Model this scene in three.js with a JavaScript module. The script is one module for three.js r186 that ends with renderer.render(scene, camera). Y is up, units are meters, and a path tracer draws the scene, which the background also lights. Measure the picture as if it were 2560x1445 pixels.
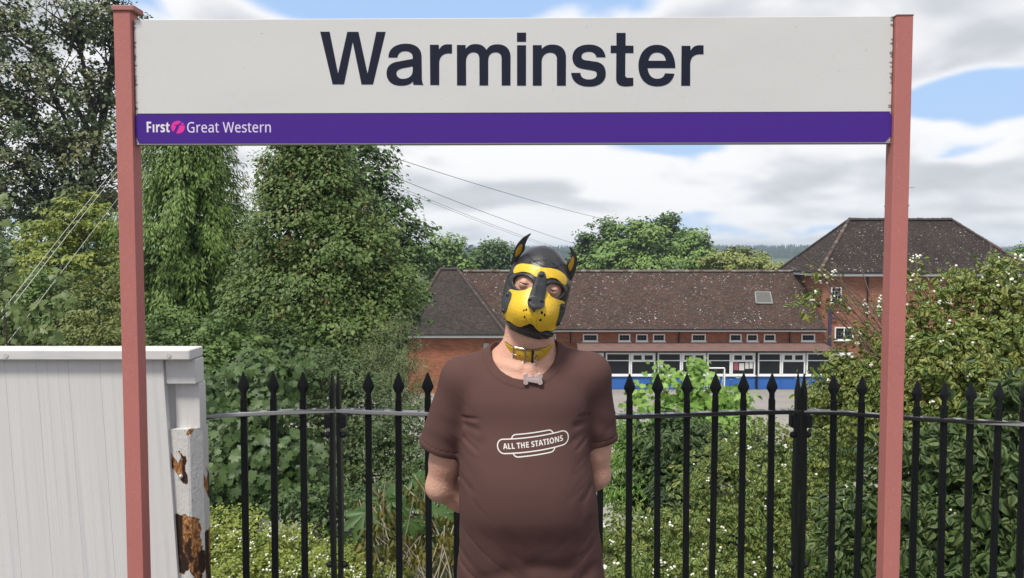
import * as THREE from 'three';
import { mergeGeometries, mergeVertices, toCreasedNormals } from 'three/addons/utils/BufferGeometryUtils.js';
import { TessellateModifier } from 'three/addons/modifiers/TessellateModifier.js';
import { RoundedBoxGeometry } from 'three/addons/geometries/RoundedBoxGeometry.js';

// ------------------------------------------------------------------ camera, sky, sun, exposure
const scene = new THREE.Scene();
const FOCAL = 1930, PITCH = Math.atan(94.5 / FOCAL), EYE = 1.72;         // lens measured in pixels of the 2560 x 1445 photograph
const camera = new THREE.PerspectiveCamera(2 * Math.atan(722.5 / FOCAL) * 180 / Math.PI, 2560 / 1445, 0.05, 6000);
camera.position.set(0, EYE, 0);
camera.rotation.set(-PITCH, 0, 0);
scene.add(camera);

function hash(ix, iy, iz) {
  let h = Math.imul(ix, 374761393) ^ Math.imul(iy, 668265263) ^ Math.imul(iz, 1274126177);
  h = Math.imul(h ^ (h >>> 13), 1103515245); h ^= h >>> 16;
  return (h >>> 0) / 4294967295;
}
const PERM = new Uint8Array(512), VAL = new Float32Array(256);
for (let i = 0; i < 256; i++) { PERM[i] = i; VAL[i] = hash(i, 7, 3); }
for (let i = 255; i > 0; i--) { const j = Math.floor(hash(i, 1, 9) * (i + 1)) % (i + 1), t = PERM[i]; PERM[i] = PERM[j]; PERM[j] = t; }
for (let i = 0; i < 256; i++) PERM[i + 256] = PERM[i];
function noise3(x, y, z) {
  const fx0 = Math.floor(x), fy0 = Math.floor(y), fz0 = Math.floor(z), X = fx0 & 255, Y = fy0 & 255, Z = fz0 & 255;
  let fx = x - fx0, fy = y - fy0, fz = z - fz0; fx = fx * fx * fx * (fx * (fx * 6 - 15) + 10); fy = fy * fy * fy * (fy * (fy * 6 - 15) + 10); fz = fz * fz * (3 - 2 * fz);
  const A = PERM[X] + Y, B = PERM[X + 1] + Y, AA = PERM[A & 255] + Z, AB = PERM[(A + 1) & 255] + Z, BA = PERM[B & 255] + Z, BB = PERM[(B + 1) & 255] + Z;
  const v = (i) => VAL[PERM[i & 255]], a = v(AA), b = v(BA), c = v(AB), d = v(BB), e = v(AA + 1), f = v(BA + 1), g = v(AB + 1), h = v(BB + 1);
  const p = a + (b - a) * fx, q = c + (d - c) * fx, r = e + (f - e) * fx, s = g + (h - g) * fx, m = p + (q - p) * fy, n = r + (s - r) * fy;
  return m + (n - m) * fz;
}
function fbm(x, y, z, oct) { let s = 0, a = 0.5, n = 0; for (let i = 0; i < oct; i++) { s += a * noise3(x, y, z); n += a; a *= 0.52; x = x * 2.03 + 17.1; y = y * 2.03 + 5.7; z = z * 2.03 + 9.2; } return s / n; }
const clamp = (x, a = 0, b = 1) => Math.min(b, Math.max(a, x));
const smooth = (a, b, x) => { const t = clamp((x - a) / (b - a)); return t * t * (3 - 2 * t); };
const mix = (a, b, t) => a + (b - a) * t;
function rng(seed) { let s = seed >>> 0; return () => { s = (s + 0x6D2B79F5) >>> 0; let t = Math.imul(s ^ (s >>> 15), 1 | s); t = (t + Math.imul(t ^ (t >>> 7), 61 | t)) ^ t; return ((t ^ (t >>> 14)) >>> 0) / 4294967296; }; }

// a broken cloud layer over a blue sky, computed in directions
function makeSky() {
  const W = 2048, H = 1024, data = new Float32Array(W * H * 4), D = 180 / Math.PI;
  // openings in the cloud: azimuth from the view axis, elevation, half sizes (degrees), strength
  const gaps = [[-8, 20.5, 27, 5.2, 0.36], [31.5, 9.9, 4.6, 1.6, 0.36], [8, 7.45, 7, 0.6, 0.17], [-24, 30, 30, 8, 0.2], [70, 26, 26, 10, 0.25], [150, 38, 40, 14, 0.25], [-120, 30, 30, 9, 0.2]];
  for (let j = 0; j < H; j++) {
    const el = ((j + 0.5) / H - 0.5) * Math.PI, y = Math.sin(el), c = Math.cos(el);
    for (let i = 0; i < W; i++) {
      const u = (i + 0.5) / W, a = (u - 0.5) * 2 * Math.PI, dx = Math.cos(a) * c, dz = Math.sin(a) * c;
      const az = Math.atan2(dx, -dz) * D, e = el * D;
      let r, g, b;
      if (y < -0.1) { const o = (j * W + i) * 4; data[o] = 0.12; data[o + 1] = 0.13; data[o + 2] = 0.11; data[o + 3] = 1; continue; }
      const yy = Math.max(y, 0);
      const sx = dx / (yy + 0.17), sz = dz / (yy + 0.17);
      const px = sx * 1.15 + 3.1, pz = sz * 1.15 + 8.4;
      const wq = fbm(px * 0.8 + 31, pz * 0.8, 4.4, 3) - 0.5;
      const n = fbm(px + wq * 1.2, pz - wq * 0.9, 1.7, 6);
      let gap = 0;
      for (const [ga, ge, ra, re, s] of gaps) { let da = az - ga; if (da > 180) da -= 360; if (da < -180) da += 360; const q = (da / ra) ** 2 + ((e - ge) / re) ** 2; gap = Math.max(gap, s * Math.exp(-q * q)); }
      const cov = smooth(0.34, 0.46, n + 0.115 - gap);
      const body = fbm(px * 1.35 + 7 + wq, pz * 1.35 + 2, 6.3, 5);
      const shade = smooth(0.36, 0.66, body) * smooth(0.40, 0.56, n + 0.10 - gap);
      // cloud: bright rims, grey bases; sky blue behind it
      const wispy = fbm(px * 4.2, pz * 4.2, 2.9, 4);
      const cl = mix(0.87, 0.56, shade * (0.72 + 0.4 * wispy));
      const cr = cl * mix(1.0, 0.94, shade), cg = cl * mix(1.0, 0.975, shade), cb = cl * mix(1.01, 1.05, shade);
      const t = clamp(yy / 0.7), br = mix(0.45, 0.25, t), bg = mix(0.62, 0.43, t), bb = mix(0.86, 0.78, t);
      r = mix(br, cr, cov); g = mix(bg, cg, cov); b = mix(bb, cb, cov);
      const hz = Math.exp(-yy * 26) * 0.55;                               // thick air near the horizon
      r = mix(r, 0.66, hz); g = mix(g, 0.71, hz); b = mix(b, 0.77, hz);
      if (y < 0) { const k = smooth(0, -0.12, y); r = mix(r, 0.12, k); g = mix(g, 0.13, k); b = mix(b, 0.11, k); }
      const o = (j * W + i) * 4; data[o] = r; data[o + 1] = g; data[o + 2] = b; data[o + 3] = 1;
    }
  }
  const t = new THREE.DataTexture(data, W, H, THREE.RGBAFormat, THREE.FloatType);
  t.mapping = THREE.EquirectangularReflectionMapping; t.colorSpace = THREE.LinearSRGBColorSpace;
  t.magFilter = t.minFilter = THREE.LinearFilter; t.wrapS = THREE.RepeatWrapping; t.needsUpdate = true;
  return t;
}
const sky = makeSky();
scene.background = sky; scene.environment = sky;
const SKY = 0.77; scene.backgroundIntensity = SKY; scene.environmentIntensity = SKY;

const sun = new THREE.DirectionalLight(new THREE.Color().setRGB(1.0, 0.95, 0.87), 2.9);   // sun behind thin cloud, high over the camera's left shoulder
sun.position.set(-17, 56, 12); sun.target.position.set(0, 0, -14);
sun.castShadow = true; sun.shadow.radius = 22; sun.shadow.mapSize.set(2048, 2048);
Object.assign(sun.shadow.camera, { left: -60, right: 60, top: 60, bottom: -60, near: 1, far: 200 });
scene.add(sun, sun.target);

const renderer = new THREE.WebGLRenderer({ antialias: true });
renderer.toneMapping = THREE.LinearToneMapping; renderer.toneMappingExposure = 1.5;
renderer.shadowMap.enabled = true; renderer.shadowMap.type = THREE.PCFSoftShadowMap;
scene.fog = new THREE.FogExp2(new THREE.Color().setRGB(0.55, 0.66, 0.80), 0.00042);

// ------------------------------------------------------------------ helpers
const V = (x, y, z) => new THREE.Vector3(x, y, z);
const C = (r, g, b) => new THREE.Color().setRGB(r, g, b);
function ray(px, py) { return V((px - 1280) / FOCAL, -(py - 722.5) / FOCAL, -1).applyEuler(camera.rotation); }
function at(px, py, depth) { const d = ray(px, py); return d.multiplyScalar(depth / -d.z).add(camera.position); }   // the point seen at a pixel, so many metres away
function std(r, g, b, rough = 0.8, more = {}) { return new THREE.MeshPhysicalMaterial({ specularIntensity: 0.5, color: C(r, g, b), roughness: rough, side: THREE.DoubleSide, ...more }); }
const used = new Map();
function numbered(name) { const n = used.get(name) ?? 0; used.set(name, n + 1); return n ? `${name}_${String(n).padStart(3, '0')}` : name; }
function mesh(name, geo, mat, parent) { const m = new THREE.Mesh(geo, mat); m.name = name; m.castShadow = m.receiveShadow = true; parent.add(m); return m; }
function thing(name, label, category, pos = [0, 0, 0], group) {
  const o = new THREE.Group(); o.name = numbered(name); o.position.set(...pos); scene.add(o);
  o.userData = { label, category }; if (group) o.userData.group = group; return o;
}
function single(name, geo, mat, label, category, group) { const m = mesh(numbered(name), geo, mat, scene); m.userData = { label, category }; if (group) m.userData.group = group; return m; }
function structure(name, geo, mat) { const m = mesh(name, geo, mat, scene); m.userData = { kind: 'structure', label: undefined }; delete m.userData.label; return m; }
function box(w, h, d, x = 0, y = 0, z = 0) { return new THREE.BoxGeometry(w, h, d).translate(x, y, z); }
function span(x0, x1, y0, y1, z0, z1) { return box(Math.abs(x1 - x0), Math.abs(y1 - y0), Math.abs(z1 - z0), (x0 + x1) / 2, (y0 + y1) / 2, (z0 + z1) / 2); }
function rbox(x0, x1, y0, y1, z0, z1, r = 0.003) { return new RoundedBoxGeometry(Math.abs(x1 - x0), Math.abs(y1 - y0), Math.abs(z1 - z0), 2, r).translate((x0 + x1) / 2, (y0 + y1) / 2, (z0 + z1) / 2); }
function merge(list) {
  list = list.map((g) => { const k = g.index ? g.toNonIndexed() : g; for (const n of Object.keys(k.attributes)) if (!['position', 'normal', 'uv'].includes(n)) k.deleteAttribute(n); return k; });
  if (!list.every((g) => g.attributes.uv)) list.forEach((g) => g.deleteAttribute('uv'));
  return mergeGeometries(list);
}
function tube(points, r, seg = 12, rad = 6) { return new THREE.TubeGeometry(new THREE.CatmullRomCurve3(points), seg, r, rad); }
function limb(a, b, r0, r1, sides = 7, bend = 0, rnd = null) {          // tapered, slightly bent branch
  const pts = [], n = 4; const off = rnd ? V(rnd() - 0.5, rnd() - 0.5, rnd() - 0.5).multiplyScalar(bend * a.distanceTo(b)) : V(0, 0, 0);
  for (let i = 0; i <= n; i++) { const t = i / n; pts.push(a.clone().lerp(b, t).addScaledVector(off, 4 * t * (1 - t))); }
  const pos = [], idx = [], dir = b.clone().sub(a).normalize(), s = Math.abs(dir.y) < 0.9 ? V(0, 1, 0) : V(1, 0, 0), u = s.cross(dir).normalize(), w = dir.clone().cross(u);
  for (let i = 0; i <= n; i++) for (let k = 0; k < sides; k++) { const an = k / sides * 2 * Math.PI, r = mix(r0, r1, i / n), p = pts[i]; pos.push(p.x + (u.x * Math.cos(an) + w.x * Math.sin(an)) * r, p.y + (u.y * Math.cos(an) + w.y * Math.sin(an)) * r, p.z + (u.z * Math.cos(an) + w.z * Math.sin(an)) * r); }
  for (let i = 0; i < n; i++) for (let k = 0; k < sides; k++) { const a0 = i * sides + k, a1 = i * sides + (k + 1) % sides, b0 = a0 + sides, b1 = a1 + sides; idx.push(a0, a1, b1, a0, b1, b0); }
  const g = new THREE.BufferGeometry(); g.setAttribute('position', new THREE.Float32BufferAttribute(pos, 3)); g.setIndex(idx); g.computeVertexNormals(); return g;
}
function quadGeo(pts, uvs) {                                              // polygon given as a fan of corners
  const g = new THREE.BufferGeometry(), pos = [], uv = [], idx = [];
  pts.forEach((p, i) => { pos.push(p.x, p.y, p.z); uv.push(uvs[i][0], uvs[i][1]); }); for (let i = 1; i < pts.length - 1; i++) idx.push(0, i, i + 1);
  g.setAttribute('position', new THREE.Float32BufferAttribute(pos, 3)); g.setAttribute('uv', new THREE.Float32BufferAttribute(uv, 2)); g.setIndex(idx); g.computeVertexNormals(); return g;
}
function dataTex(W, H, fn, srgb = true) {
  const d = new Uint8Array(W * H * 4); const o = [0, 0, 0, 255];
  for (let j = 0; j < H; j++) for (let i = 0; i < W; i++) { o[3] = 255; fn(i, j, o); const k = (j * W + i) * 4; d[k] = clamp(o[0], 0, 255); d[k + 1] = clamp(o[1], 0, 255); d[k + 2] = clamp(o[2], 0, 255); d[k + 3] = o[3]; }
  const t = new THREE.DataTexture(d, W, H); t.magFilter = THREE.LinearFilter; t.minFilter = THREE.LinearMipmapLinearFilter; t.generateMipmaps = true;
  t.wrapS = t.wrapT = THREE.RepeatWrapping; if (srgb) t.colorSpace = THREE.SRGBColorSpace; t.needsUpdate = true; return t;
}
const S = (lin) => 255 * (lin <= 0.0031308 ? 12.92 * lin : 1.055 * lin ** (1 / 2.4) - 0.055);   // linear to a stored sRGB byte
// tileable noise for textures, from cached lattices
const lattices = new Map();
function lattice(px, py, seed) { const k = (seed * 4096 + px) * 4096 + py; let l = lattices.get(k); if (!l) { l = new Float32Array(px * py); for (let y = 0; y < py; y++) for (let x = 0; x < px; x++) l[y * px + x] = hash(x, y, seed); lattices.set(k, l); } return l; }
function tile(i, j, W, H, fx, fy, seed, oct = 4) {
  let s = 0, a = 0.5, n = 0;
  for (let o = 0; o < oct; o++) {
    const px = Math.max(1, Math.round(fx * (1 << o))), py = Math.max(1, Math.round(fy * (1 << o))), l = tileL(px, py, seed + o * 13), x = i / W * px, y = j / H * py, ix = x | 0, iy = y | 0; let u = x - ix, v = y - iy; u = u * u * (3 - 2 * u); v = v * v * (3 - 2 * v);
    const x1 = ix + 1 === px ? 0 : ix + 1, r0 = iy * px, r1 = (iy + 1 === py ? 0 : iy + 1) * px, p = l[r0 + ix] + (l[r0 + x1] - l[r0 + ix]) * u, q = l[r1 + ix] + (l[r1 + x1] - l[r1 + ix]) * u;
    s += a * (p + (q - p) * v); n += a; a *= 0.5;
  }
  return s / n;
}
const lastL = [];
function tileL(px, py, seed) { for (const e of lastL) if (e.seed === seed && e.px === px && e.py === py) return e.l; const l = lattice(px, py, seed); if (lastL.length > 24) lastL.length = 0; lastL.push({ px, py, seed, l }); return l; }

// ------------------------------------------------------------------ the ground
const GROUND = -6.58;                                                     // the school stands well below the platform
function terrain(d, x = 0) {                                              // height of the bank behind the fence, d metres from the camera
  const t = clamp((d - 3.35) / 15.5);
  return mix(-0.06, GROUND, 1 - (1 - t) ** 1.6) + (d > 3.4 && d < 20 ? 0.35 * (noise3(x * 0.5 + 40, d * 0.5, 2) - 0.5) : 0);
}
{
  const tar = dataTex(512, 512, (i, j, o) => { const n = tile(i, j, 512, 512, 90, 90, 3, 2), m = tile(i, j, 512, 512, 5, 5, 9, 4), v = 0.10 + 0.07 * (n - 0.5) + 0.05 * (m - 0.5); o[0] = S(v * 1.03); o[1] = S(v); o[2] = S(v * 0.96); });
  const g = new THREE.PlaneGeometry(70, 23.4).rotateX(-Math.PI / 2).translate(0, 0, 8.3); tar.repeat.set(30, 10);
  structure('platform', g, std(1, 1, 1, 0.92, { map: tar }));
  // bank: a bumpy sheet from the fence down to the school yard
  const soil = dataTex(512, 512, (i, j, o) => { const n = tile(i, j, 512, 512, 40, 40, 5, 3), m = tile(i, j, 512, 512, 6, 6, 8, 3), k = smooth(0.4, 0.65, m); const v = 0.5 + n; o[0] = S(mix(0.045, 0.03, k) * v); o[1] = S(mix(0.04, 0.05, k) * v); o[2] = S(mix(0.022, 0.018, k) * v); }); soil.repeat.set(1, 1);
  const nx = 90, nz = 46, pos = [], uv = [], idx = [];
  for (let j = 0; j <= nz; j++) for (let i = 0; i <= nx; i++) { const d = 3.36 + (j / nz) * 18.2, x = -32 + i / nx * 64; pos.push(x, terrain(d, x) - (j === nz ? 0.1 : 0), -d); uv.push(x / 3, d / 3); }
  for (let j = 0; j < nz; j++) for (let i = 0; i < nx; i++) { const a = j * (nx + 1) + i; idx.push(a, a + 1, a + nx + 2, a, a + nx + 2, a + nx + 1); }
  const b = new THREE.BufferGeometry(); b.setAttribute('position', new THREE.Float32BufferAttribute(pos, 3)); b.setAttribute('uv', new THREE.Float32BufferAttribute(uv, 2)); b.setIndex(idx); b.computeVertexNormals();
  structure('bank', b, std(1, 1, 1, 1, { map: soil }));
  // grass land out to the horizon, a school yard of worn tarmac on it
  const turf = dataTex(256, 256, (i, j, o) => { const n = tile(i, j, 256, 256, 30, 30, 11, 3), m = tile(i, j, 256, 256, 3, 3, 12, 3), v = 0.6 + 0.8 * n * m * 2; o[0] = S(0.06 * v); o[1] = S(0.085 * v); o[2] = S(0.028 * v); }); turf.repeat.set(400, 400);
  structure('ground', new THREE.PlaneGeometry(6000, 4500).rotateX(-Math.PI / 2).translate(0, GROUND - 0.02, -2262), std(1, 1, 1, 1, { map: turf }));
  const yard = dataTex(512, 512, (i, j, o) => { const n = tile(i, j, 512, 512, 120, 120, 21, 2), m = tile(i, j, 512, 512, 7, 7, 22, 4), v = 0.24 + 0.07 * (n - 0.5) + 0.09 * (m - 0.5); o[0] = S(v * 1.06); o[1] = S(v); o[2] = S(v * 0.92); }); yard.repeat.set(6, 4);
  structure('school_yard', new THREE.PlaneGeometry(46, 24).rotateX(-Math.PI / 2).translate(6, GROUND + 0.004, -34.5), std(1, 1, 1, 0.95, { map: yard }));
}

// ------------------------------------------------------------------ materials of the school
const M = {};
{
  const T = 1024;
  // clay tiles: courses 100 mm, tiles 165 mm; the print repeats every 6.6 x 6.4 m
  const roofTex = (base, lichen, seed, tone) => {
    const rows = 64, cols = 40, col = [], height = new Float32Array(T * T);
    const tex = dataTex(T, T, (i, j, o) => {
      const row = Math.floor(j / T * rows), off = row % 2 ? 0.5 : 0, cx = i / T * cols + off, c = Math.floor(cx) % cols, fx = cx - Math.floor(cx), fy = j / T * rows - row;
      const h = hash(c, row, seed), h2 = hash(c, row, seed + 5), big = tile(i, j, T, T, 5, 5, seed + 1, 4), fine = tile(i, j, T, T, 120, 120, seed + 2, 2);
      let k = (0.70 + 0.55 * h) * (0.75 + 0.5 * big) * (0.85 + 0.3 * fine);
      const edge = fy < 0.18 || fx < 0.06; height[j * T + i] = edge ? 0 : 0.4 + 0.6 * (1 - fy);
      if (edge) k *= 0.6;
      let r = base[0] * k, g = base[1] * k * (0.93 + 0.12 * h2), b = base[2] * k * (0.92 + 0.14 * h2);
      if (h2 > 0.86) { r *= tone; g *= 0.95; b *= 0.9; }
      const lz = tile(i, j, T, T, 6, 6, seed + 7, 3), spot = tile(i, j, T, T, 66, 116, seed + 8, 2);
      if (lichen && spot > 0.90 - lichen * (0.35 + 0.65 * smooth(0.25, 0.75, lz))) { const q = 0.34 + 0.2 * fine; r = q; g = q; b = q * 0.95; }
      o[0] = S(r); o[1] = S(g); o[2] = S(b);
    });
    const bump = dataTex(T, T, (i, j, o) => { const v = 255 * height[j * T + i]; o[0] = o[1] = o[2] = v; }, false);
    return { map: tex, bumpMap: bump, bumpScale: 0.02 };
  };
  M.roof = std(1, 1, 1, 0.95, roofTex([0.066, 0.045, 0.036], 0.10, 101, 1.4));
  M.roofPlain = std(1, 1, 1, 0.95, roofTex([0.050, 0.042, 0.038], 0, 131, 1.05));
  M.roofDark = std(1, 1, 1, 0.95, roofTex([0.040, 0.031, 0.028], 0.09, 161, 1.2));
  const brick = (seed, a) => {
    const rows = 32, cols = 12, hgt = new Float32Array(T * T / 2 * 1);
    const W = 1024, H = 512;
    const tex = dataTex(W, H, (i, j, o) => {
      const row = Math.floor(j / H * rows), cx = i / W * cols + (row % 2 ? 0.5 : 0), c = Math.floor(cx) % cols, fx = cx - Math.floor(cx), fy = j / H * rows - row, h = hash(c, row, seed), h2 = hash(c, row, seed + 3), fine = tile(i, j, W, H, 130, 100, seed, 2), big = tile(i, j, W, H, 3, 3, seed + 6, 4);
      const mort = fx < 0.045 || fy < 0.14; hgt[j * W + i] = mort ? 0 : 1;
      const k = (0.72 + 0.5 * h) * (0.8 + 0.4 * big) * (0.85 + 0.3 * fine);
      if (mort) { o[0] = S(0.27 * (0.8 + 0.4 * big)); o[1] = S(0.20 * (0.8 + 0.4 * big)); o[2] = S(0.15 * (0.8 + 0.4 * big)); } else { o[0] = S(a[0] * k); o[1] = S(a[1] * k * (0.9 + 0.2 * h2)); o[2] = S(a[2] * k * (0.9 + 0.2 * h2)); }
    });
    const bump = dataTex(W, H, (i, j, o) => { o[0] = o[1] = o[2] = 255 * hgt[j * W + i]; }, false);
    return { map: tex, bumpMap: bump, bumpScale: 0.008 };
  };
  M.brick = std(1, 1, 1, 0.92, brick(7, [0.34, 0.112, 0.055]));
  M.brick2 = std(1, 1, 1, 0.92, brick(19, [0.31, 0.115, 0.07]));
  M.upvc = std(0.78, 0.79, 0.79, 0.45);
  M.blue = std(0.035, 0.13, 0.42, 0.55);
  M.gutter = std(0.015, 0.015, 0.017, 0.45);
  M.pipeBlue = std(0.05, 0.055, 0.11, 0.5);
  M.felt = std(1, 1, 1, 0.95, { map: (() => { const t = dataTex(256, 256, (i, j, o) => { const n = tile(i, j, 256, 256, 60, 60, 4, 2), m = tile(i, j, 256, 256, 5, 3, 6, 4), v = 0.7 + 0.5 * n * m * 2; o[0] = S(0.16 * v); o[1] = S(0.098 * v); o[2] = S(0.083 * v); }); return t; })() });
  M.lead = std(0.14, 0.145, 0.14, 0.7);
  M.glass = new THREE.MeshPhysicalMaterial({ color: C(0.012, 0.014, 0.017), roughness: 0.06, metalness: 0, ior: 1.45, specularIntensity: 0.55, side: THREE.DoubleSide });
  M.paper = std(0.62, 0.60, 0.57, 0.9); M.paperRed = std(0.30, 0.10, 0.11, 0.9);
  M.tileEdge = std(0.11, 0.07, 0.06, 0.95); M.tileEdge2 = std(0.20, 0.18, 0.165, 0.95); M.tileEdge4 = std(0.145, 0.125, 0.11, 0.95); M.tileEdge3 = std(0.07, 0.055, 0.05, 0.95);
}
const UVB = [3, 2.4];                                                     // metres one print of bricks covers (12 x 32 of 250 x 75 mm)
function wallGeo(x0, x1, y0, y1, z0, z1) {                                // brick box with uv in metres
  const g = span(x0, x1, y0, y1, z0, z1), p = g.attributes.position, n = g.attributes.normal, uv = g.attributes.uv;
  for (let i = 0; i < p.count; i++) { const h = Math.abs(n.getX(i)) > 0.5 ? p.getZ(i) : p.getX(i), v = Math.abs(n.getY(i)) > 0.5 ? p.getZ(i) : p.getY(i); uv.setXY(i, h / UVB[0], v / UVB[1]); }
  return g;
}
function roofFace(pts) {                                                  // a roof slope: uv in metres along the eaves and up the slope
  const a = pts[0], b = pts[1], e = b.clone().sub(a).normalize(), c = pts[2].clone().sub(a), up = c.addScaledVector(e, -c.dot(e)).normalize();
  return quadGeo(pts, pts.map((p) => { const q = p.clone().sub(a); return [(q.dot(e) + a.x) / 6.6, q.dot(up) / 6.4]; }));
}
function roofSolid(faces, under) { return merge([...faces.map(roofFace), ...under]); }
function ridgeTiles(parent, a, b, r, mats, n0) {                          // half-round ridge or hip tiles, each a piece of its own
  const L = a.distanceTo(b), n = n0 ?? Math.round(L / 0.32), dir = b.clone().sub(a).normalize();
  const geo = ridgeTiles.geo ??= (() => { const s = new THREE.CylinderGeometry(1, 1.12, 1, 8, 1, false, -Math.PI / 2, Math.PI); return s; })();
  const q = new THREE.Quaternion().setFromRotationMatrix(new THREE.Matrix4().makeBasis(V(0, 0, 0), dir, V(0, 0, 0)));
  const side = dir.clone().cross(V(0, 1, 0)).normalize(), up = side.clone().cross(dir).normalize();
  const m4 = new THREE.Matrix4().makeBasis(side, dir, up); q.setFromRotationMatrix(m4);
  for (let i = 0; i < n; i++) {
    const m = mesh('ridge_tile', geo, mats[Math.floor(hash(i, n, Math.round(a.x * 10)) * mats.length)], parent);
    m.position.copy(a).addScaledVector(dir, (i + 0.5) / n * L); m.quaternion.copy(q); m.scale.set(r, L / n * 1.04, r * (0.9 + 0.25 * hash(i, 3, n)));
  }
}
function windowUnit(parent, x0, x1, y0, y1, z, opt = {}) {                // frame of four bars, panes and glazing bars; faces the camera
  const f = opt.f ?? 0.055, d = opt.d ?? 0.07, fr = [span(x0, x1, y0, y0 + f, z - d, z), span(x0, x1, y1 - f, y1, z - d, z), span(x0, x0 + f, y0 + f, y1 - f, z - d, z), span(x1 - f, x1, y0 + f, y1 - f, z - d, z)];
  const w = mesh('window', merge(fr), opt.mat ?? M.upvc, parent);
  for (const x of opt.mull ?? []) mesh('mullion', span(x - 0.028, x + 0.028, y0 + f, y1 - f, z - d + 0.004, z - 0.004), M.upvc, w);
  for (const [xa, xb, y] of opt.tran ?? []) mesh('transom', span(xa, xb, y - 0.026, y + 0.026, z - d + 0.006, z - 0.006), M.upvc, w);
  const cells = opt.cells ?? [[x0 + f, x1 - f, y0 + f, y1 - f]];
  for (const [a, b, c, e] of cells) mesh('pane', span(a, b, c, e, z - d + 0.015, z - d + 0.022), M.glass, w);
  const bars = []; const nb = opt.bars;
  if (nb) for (const [a, b, c, e] of cells) { for (let i = 1; i < nb[0]; i++) { const x = mix(a, b, i / nb[0]); bars.push(span(x - 0.006, x + 0.006, c, e, z - d + 0.02, z - d + 0.032)); } for (let i = 1; i < nb[1]; i++) { const y = mix(c, e, i / nb[1]); bars.push(span(a, b, y - 0.006, y + 0.006, z - d + 0.0205, z - d + 0.0315)); } }
  if (bars.length) mesh('glazing_bars', merge(bars), opt.barMat ?? M.lead, w);
  if (opt.sill) mesh('sill', span(x0 - 0.05, x1 + 0.05, y0 - 0.05, y0 - 0.002, z - 0.02, z + 0.07), M.upvc, w);
  return w;
}
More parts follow.
